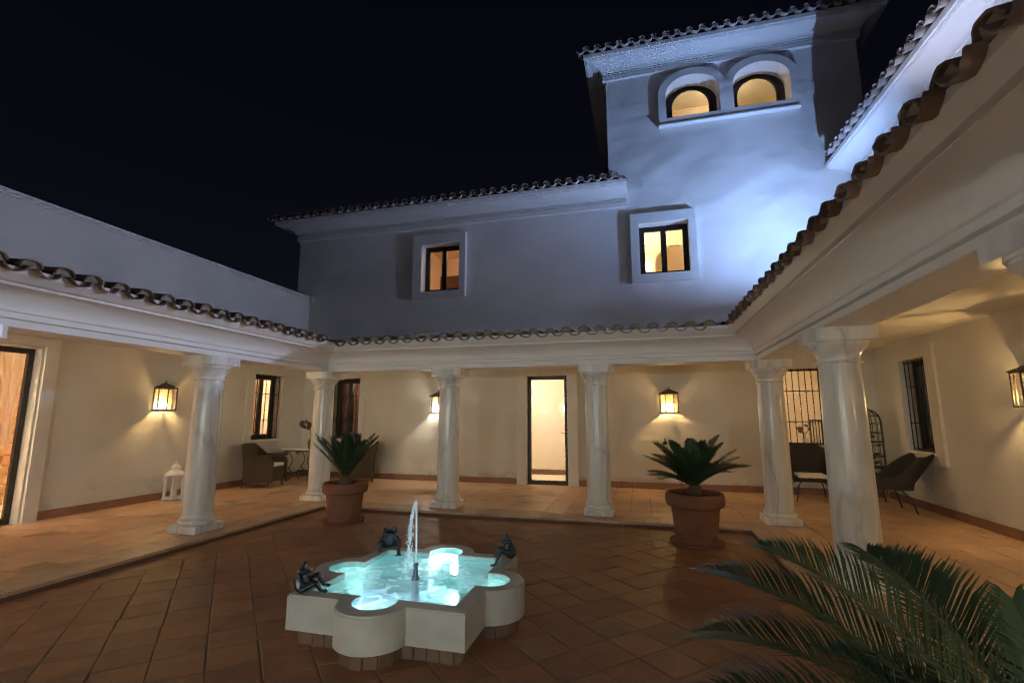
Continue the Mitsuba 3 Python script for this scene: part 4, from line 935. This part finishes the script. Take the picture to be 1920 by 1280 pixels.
# white floor lantern
wl = thing('floor_lantern', 'white hexagonal candle lantern standing on the floor by the skirting', 'lantern')
A3_ = place(-7.655, 6.60, ZP, 10); go3 = lambda m: m.apply_transform(A3_)
hx = [(.145 * math.cos(a), .145 * math.sin(a)) for a in np.arange(6) * PI / 3]
part(wl, 'base', go3(cat([extrude(sg.Polygon(hx).buffer(.018, join_style=2), .015, .045)] + [box(x - .012, x + .012, y - .012, y + .012, 0, .016) for x, y in hx])), 'white_paint')
for x, y in hx: part(wl, 'post', go3(tube([(x, y, .04), (x * .96, y * .96, .40)], .011, 6)), 'white_paint')
part(wl, 'rim', go3(extrude(sg.Polygon(hx).buffer(.012, join_style=2).difference(sg.Polygon(hx).buffer(-.02, join_style=2)), .385, .405)), 'white_paint')
part(wl, 'roof', go3(lathe([(.175, .405), (.16, .42), (.09, .475), (.07, .48), (.07, .52), (.085, .525), (.06, .555), (.025, .575), (.012, .58), (.018, .60), (.010, .625), (0, .63)], 6)), 'white_paint')
for i in range(6):
    (a, b), (c, d_) = hx[i], hx[(i + 1) % 6]
    part(wl, 'pane', go3(tri([(a, b, .05), (c, d_, .05), (c * .96, d_ * .96, .385), (a * .96, b * .96, .385)], [[0, 1, 2], [0, 2, 3]])), 'glass')
part(wl, 'candle', go3(lathe([(0, .045), (.045, .045), (.045, .15), (0, .15)], 16)), 'cushion', 40)
# birdcage in the right corner
bc = thing('birdcage', 'tall arched wire birdcage standing in the far right corner', 'birdcage')
A4_ = place(3.66, 9.52, ZP, 0); go4 = lambda m: m.apply_transform(A4_)
rb = .19
for k in range(14):
    a = k * 2 * PI / 14; c, s_ = math.cos(a), math.sin(a)
    part(bc, 'bar', go4(tube([(rb * c, rb * s_, .55), (rb * c, rb * s_, 1.25)] + [(rb * math.cos(t) * c, rb * math.cos(t) * s_, 1.25 + .24 * math.sin(t)) for t in np.linspace(.2, PI / 2 * .97, 7)], .0055, 5)), 'iron')
for z in (.55, .72, .95, 1.10, 1.25, 1.38):
    r = rb if z <= 1.25 else rb * math.sqrt(1 - ((z - 1.25) / .24) ** 2)
    part(bc, 'hoop', go4(tube([(r * math.cos(t), r * math.sin(t), z) for t in np.linspace(0, 2 * PI, 29)], .0075, 5)), 'iron')
part(bc, 'tray', go4(lathe([(0, .53), (.2, .53), (.205, .555), (0, .55)], 28)), 'iron')
part(bc, 'finial', go4(lathe([(.02, 1.48), (.012, 1.50), (.016, 1.515), (0, 1.54)], 12)), 'iron')
for k in range(4):
    a = k * PI / 2 + .4; part(bc, 'leg', go4(tube([(.17 * math.cos(a), .17 * math.sin(a), .54), (.10 * math.cos(a), .10 * math.sin(a), .30), (.18 * math.cos(a), .18 * math.sin(a), 0)], .009, 6)), 'iron')
go_ = random.Random(8)
for k in range(9):
    q = trimesh.creation.icosphere(1, 1).apply_transform(np.diag([.05, .05, .018, 1])).apply_transform(trimesh.transformations.rotation_matrix(go_.uniform(-.8, .8), (go_.random(), go_.random(), .1)))
    part(bc, 'leaf', go4(q.apply_translation((go_.uniform(-.09, .09), go_.uniform(-.09, .09), .62 + k * .07))), 'leaf', 40)
# things on the sill of the lit barred window
so = thing('orchid', 'small potted plant silhouetted inside the wide barred window', 'plant')
ob = np.array([2.90, YB + .36, .925])
part(so, 'pot', lathe([(0, 0), (.05, 0), (.065, .11), (0, .11)], 16, ob), 'cushion', 40)
part(so, 'stem', cat([tube([ob + (0, 0, .1), ob + (-.01, 0, .22), ob + (-.07, 0, .33)], .005, 6), tube([ob + (0, 0, .1), ob + (.02, 0, .2), ob + (.09, 0, .28)], .005, 6)]), 'leaf')
for k in range(7):
    q = trimesh.creation.icosphere(1, 1).apply_transform(np.diag([.04, .012, .025, 1])).apply_transform(trimesh.transformations.rotation_matrix(go_.uniform(-1, 1), (0, 1, 0)))
    part(so, 'blossom', q.apply_translation(ob + (go_.uniform(-.1, .11), go_.uniform(-.03, .03), go_.uniform(.22, .36))), 'petal', 40)
wf = thing('window_lantern', 'dark glazed lantern standing inside the wide barred window', 'lantern')
x0, y0 = 3.10, YB + .35
part(wf, 'frame', cat([box(x + a - .008, x + a + .008, y0 + b - .008, y0 + b + .008, .925, 1.36) for x in (x0,) for a in (-.07, .07) for b in (-.07, .07)] + [box(x0 - .085, x0 + .085, y0 - .085, y0 + .085, 1.35, 1.375), box(x0 - .085, x0 + .085, y0 - .085, y0 + .085, .92, .94)]), 'iron')
part(wf, 'candle', lathe([(0, .94), (.03, .94), (.03, 1.08), (0, 1.08)], 12, (x0, y0, 0)), 'cushion', 40)
# small fittings on the walls
for lab, x, y in (('small dark drain cover in the courtyard paving right of the fountain', .12, 2.90), ('small dark drain cover in the courtyard paving before the right pot', .47, 5.22)):
    k = thing('floor_drain', lab, 'drain'); a = np.arange(16) * PI / 8
    part(k, 'rim', lathe([(.040, .0), (.040, .006), (.032, .006), (.030, .002), (0, .002)], 20, (x, y, 0)), 'iron')
    part(k, 'grate', cat([box(x - .030, x + .030, y + o - .003, y + o + .003, .001, .0055) for o in (-.02, -.007, .007, .02)]), 'grey_metal')
jb = thing('junction_box', 'small white box fixed where the flat-topped wall meets the back wing', 'box')
part(jb, 'case', cbox(XL + .065, XL + .15, YB - .10, YB - .001, 4.19, 4.315, .006), 'plastic')
om = thing('wall_hook', 'small dark iron drop-shaped ornament on the wall under the right lantern', 'ornament')
part(om, 'plate', lathe([(0, .90), (.035, .905), (.042, .93), (.028, .955), (.012, .975), (.014, 1.0), (0, 1.03)], 14, (.39, YB - .02, 0)), 'iron', 40)
for lab, m in (('white socket on the wall beside the white floor lantern', cbox(XL, XL + .012, 6.52, 6.60, .335, .415, .004)), ('white socket low on the wall left of the whiter lantern', cbox(-4.475, -4.395, YB - .012, YB, .33, .41, .004)), ('white socket low on the wall behind the wide potted palm', cbox(1.71, 1.79, YB - .012, YB, .24, .30, .004))):
    k = thing('wall_socket', lab, 'socket', 'white wall sockets'); part(k, 'plate', m, 'plastic')
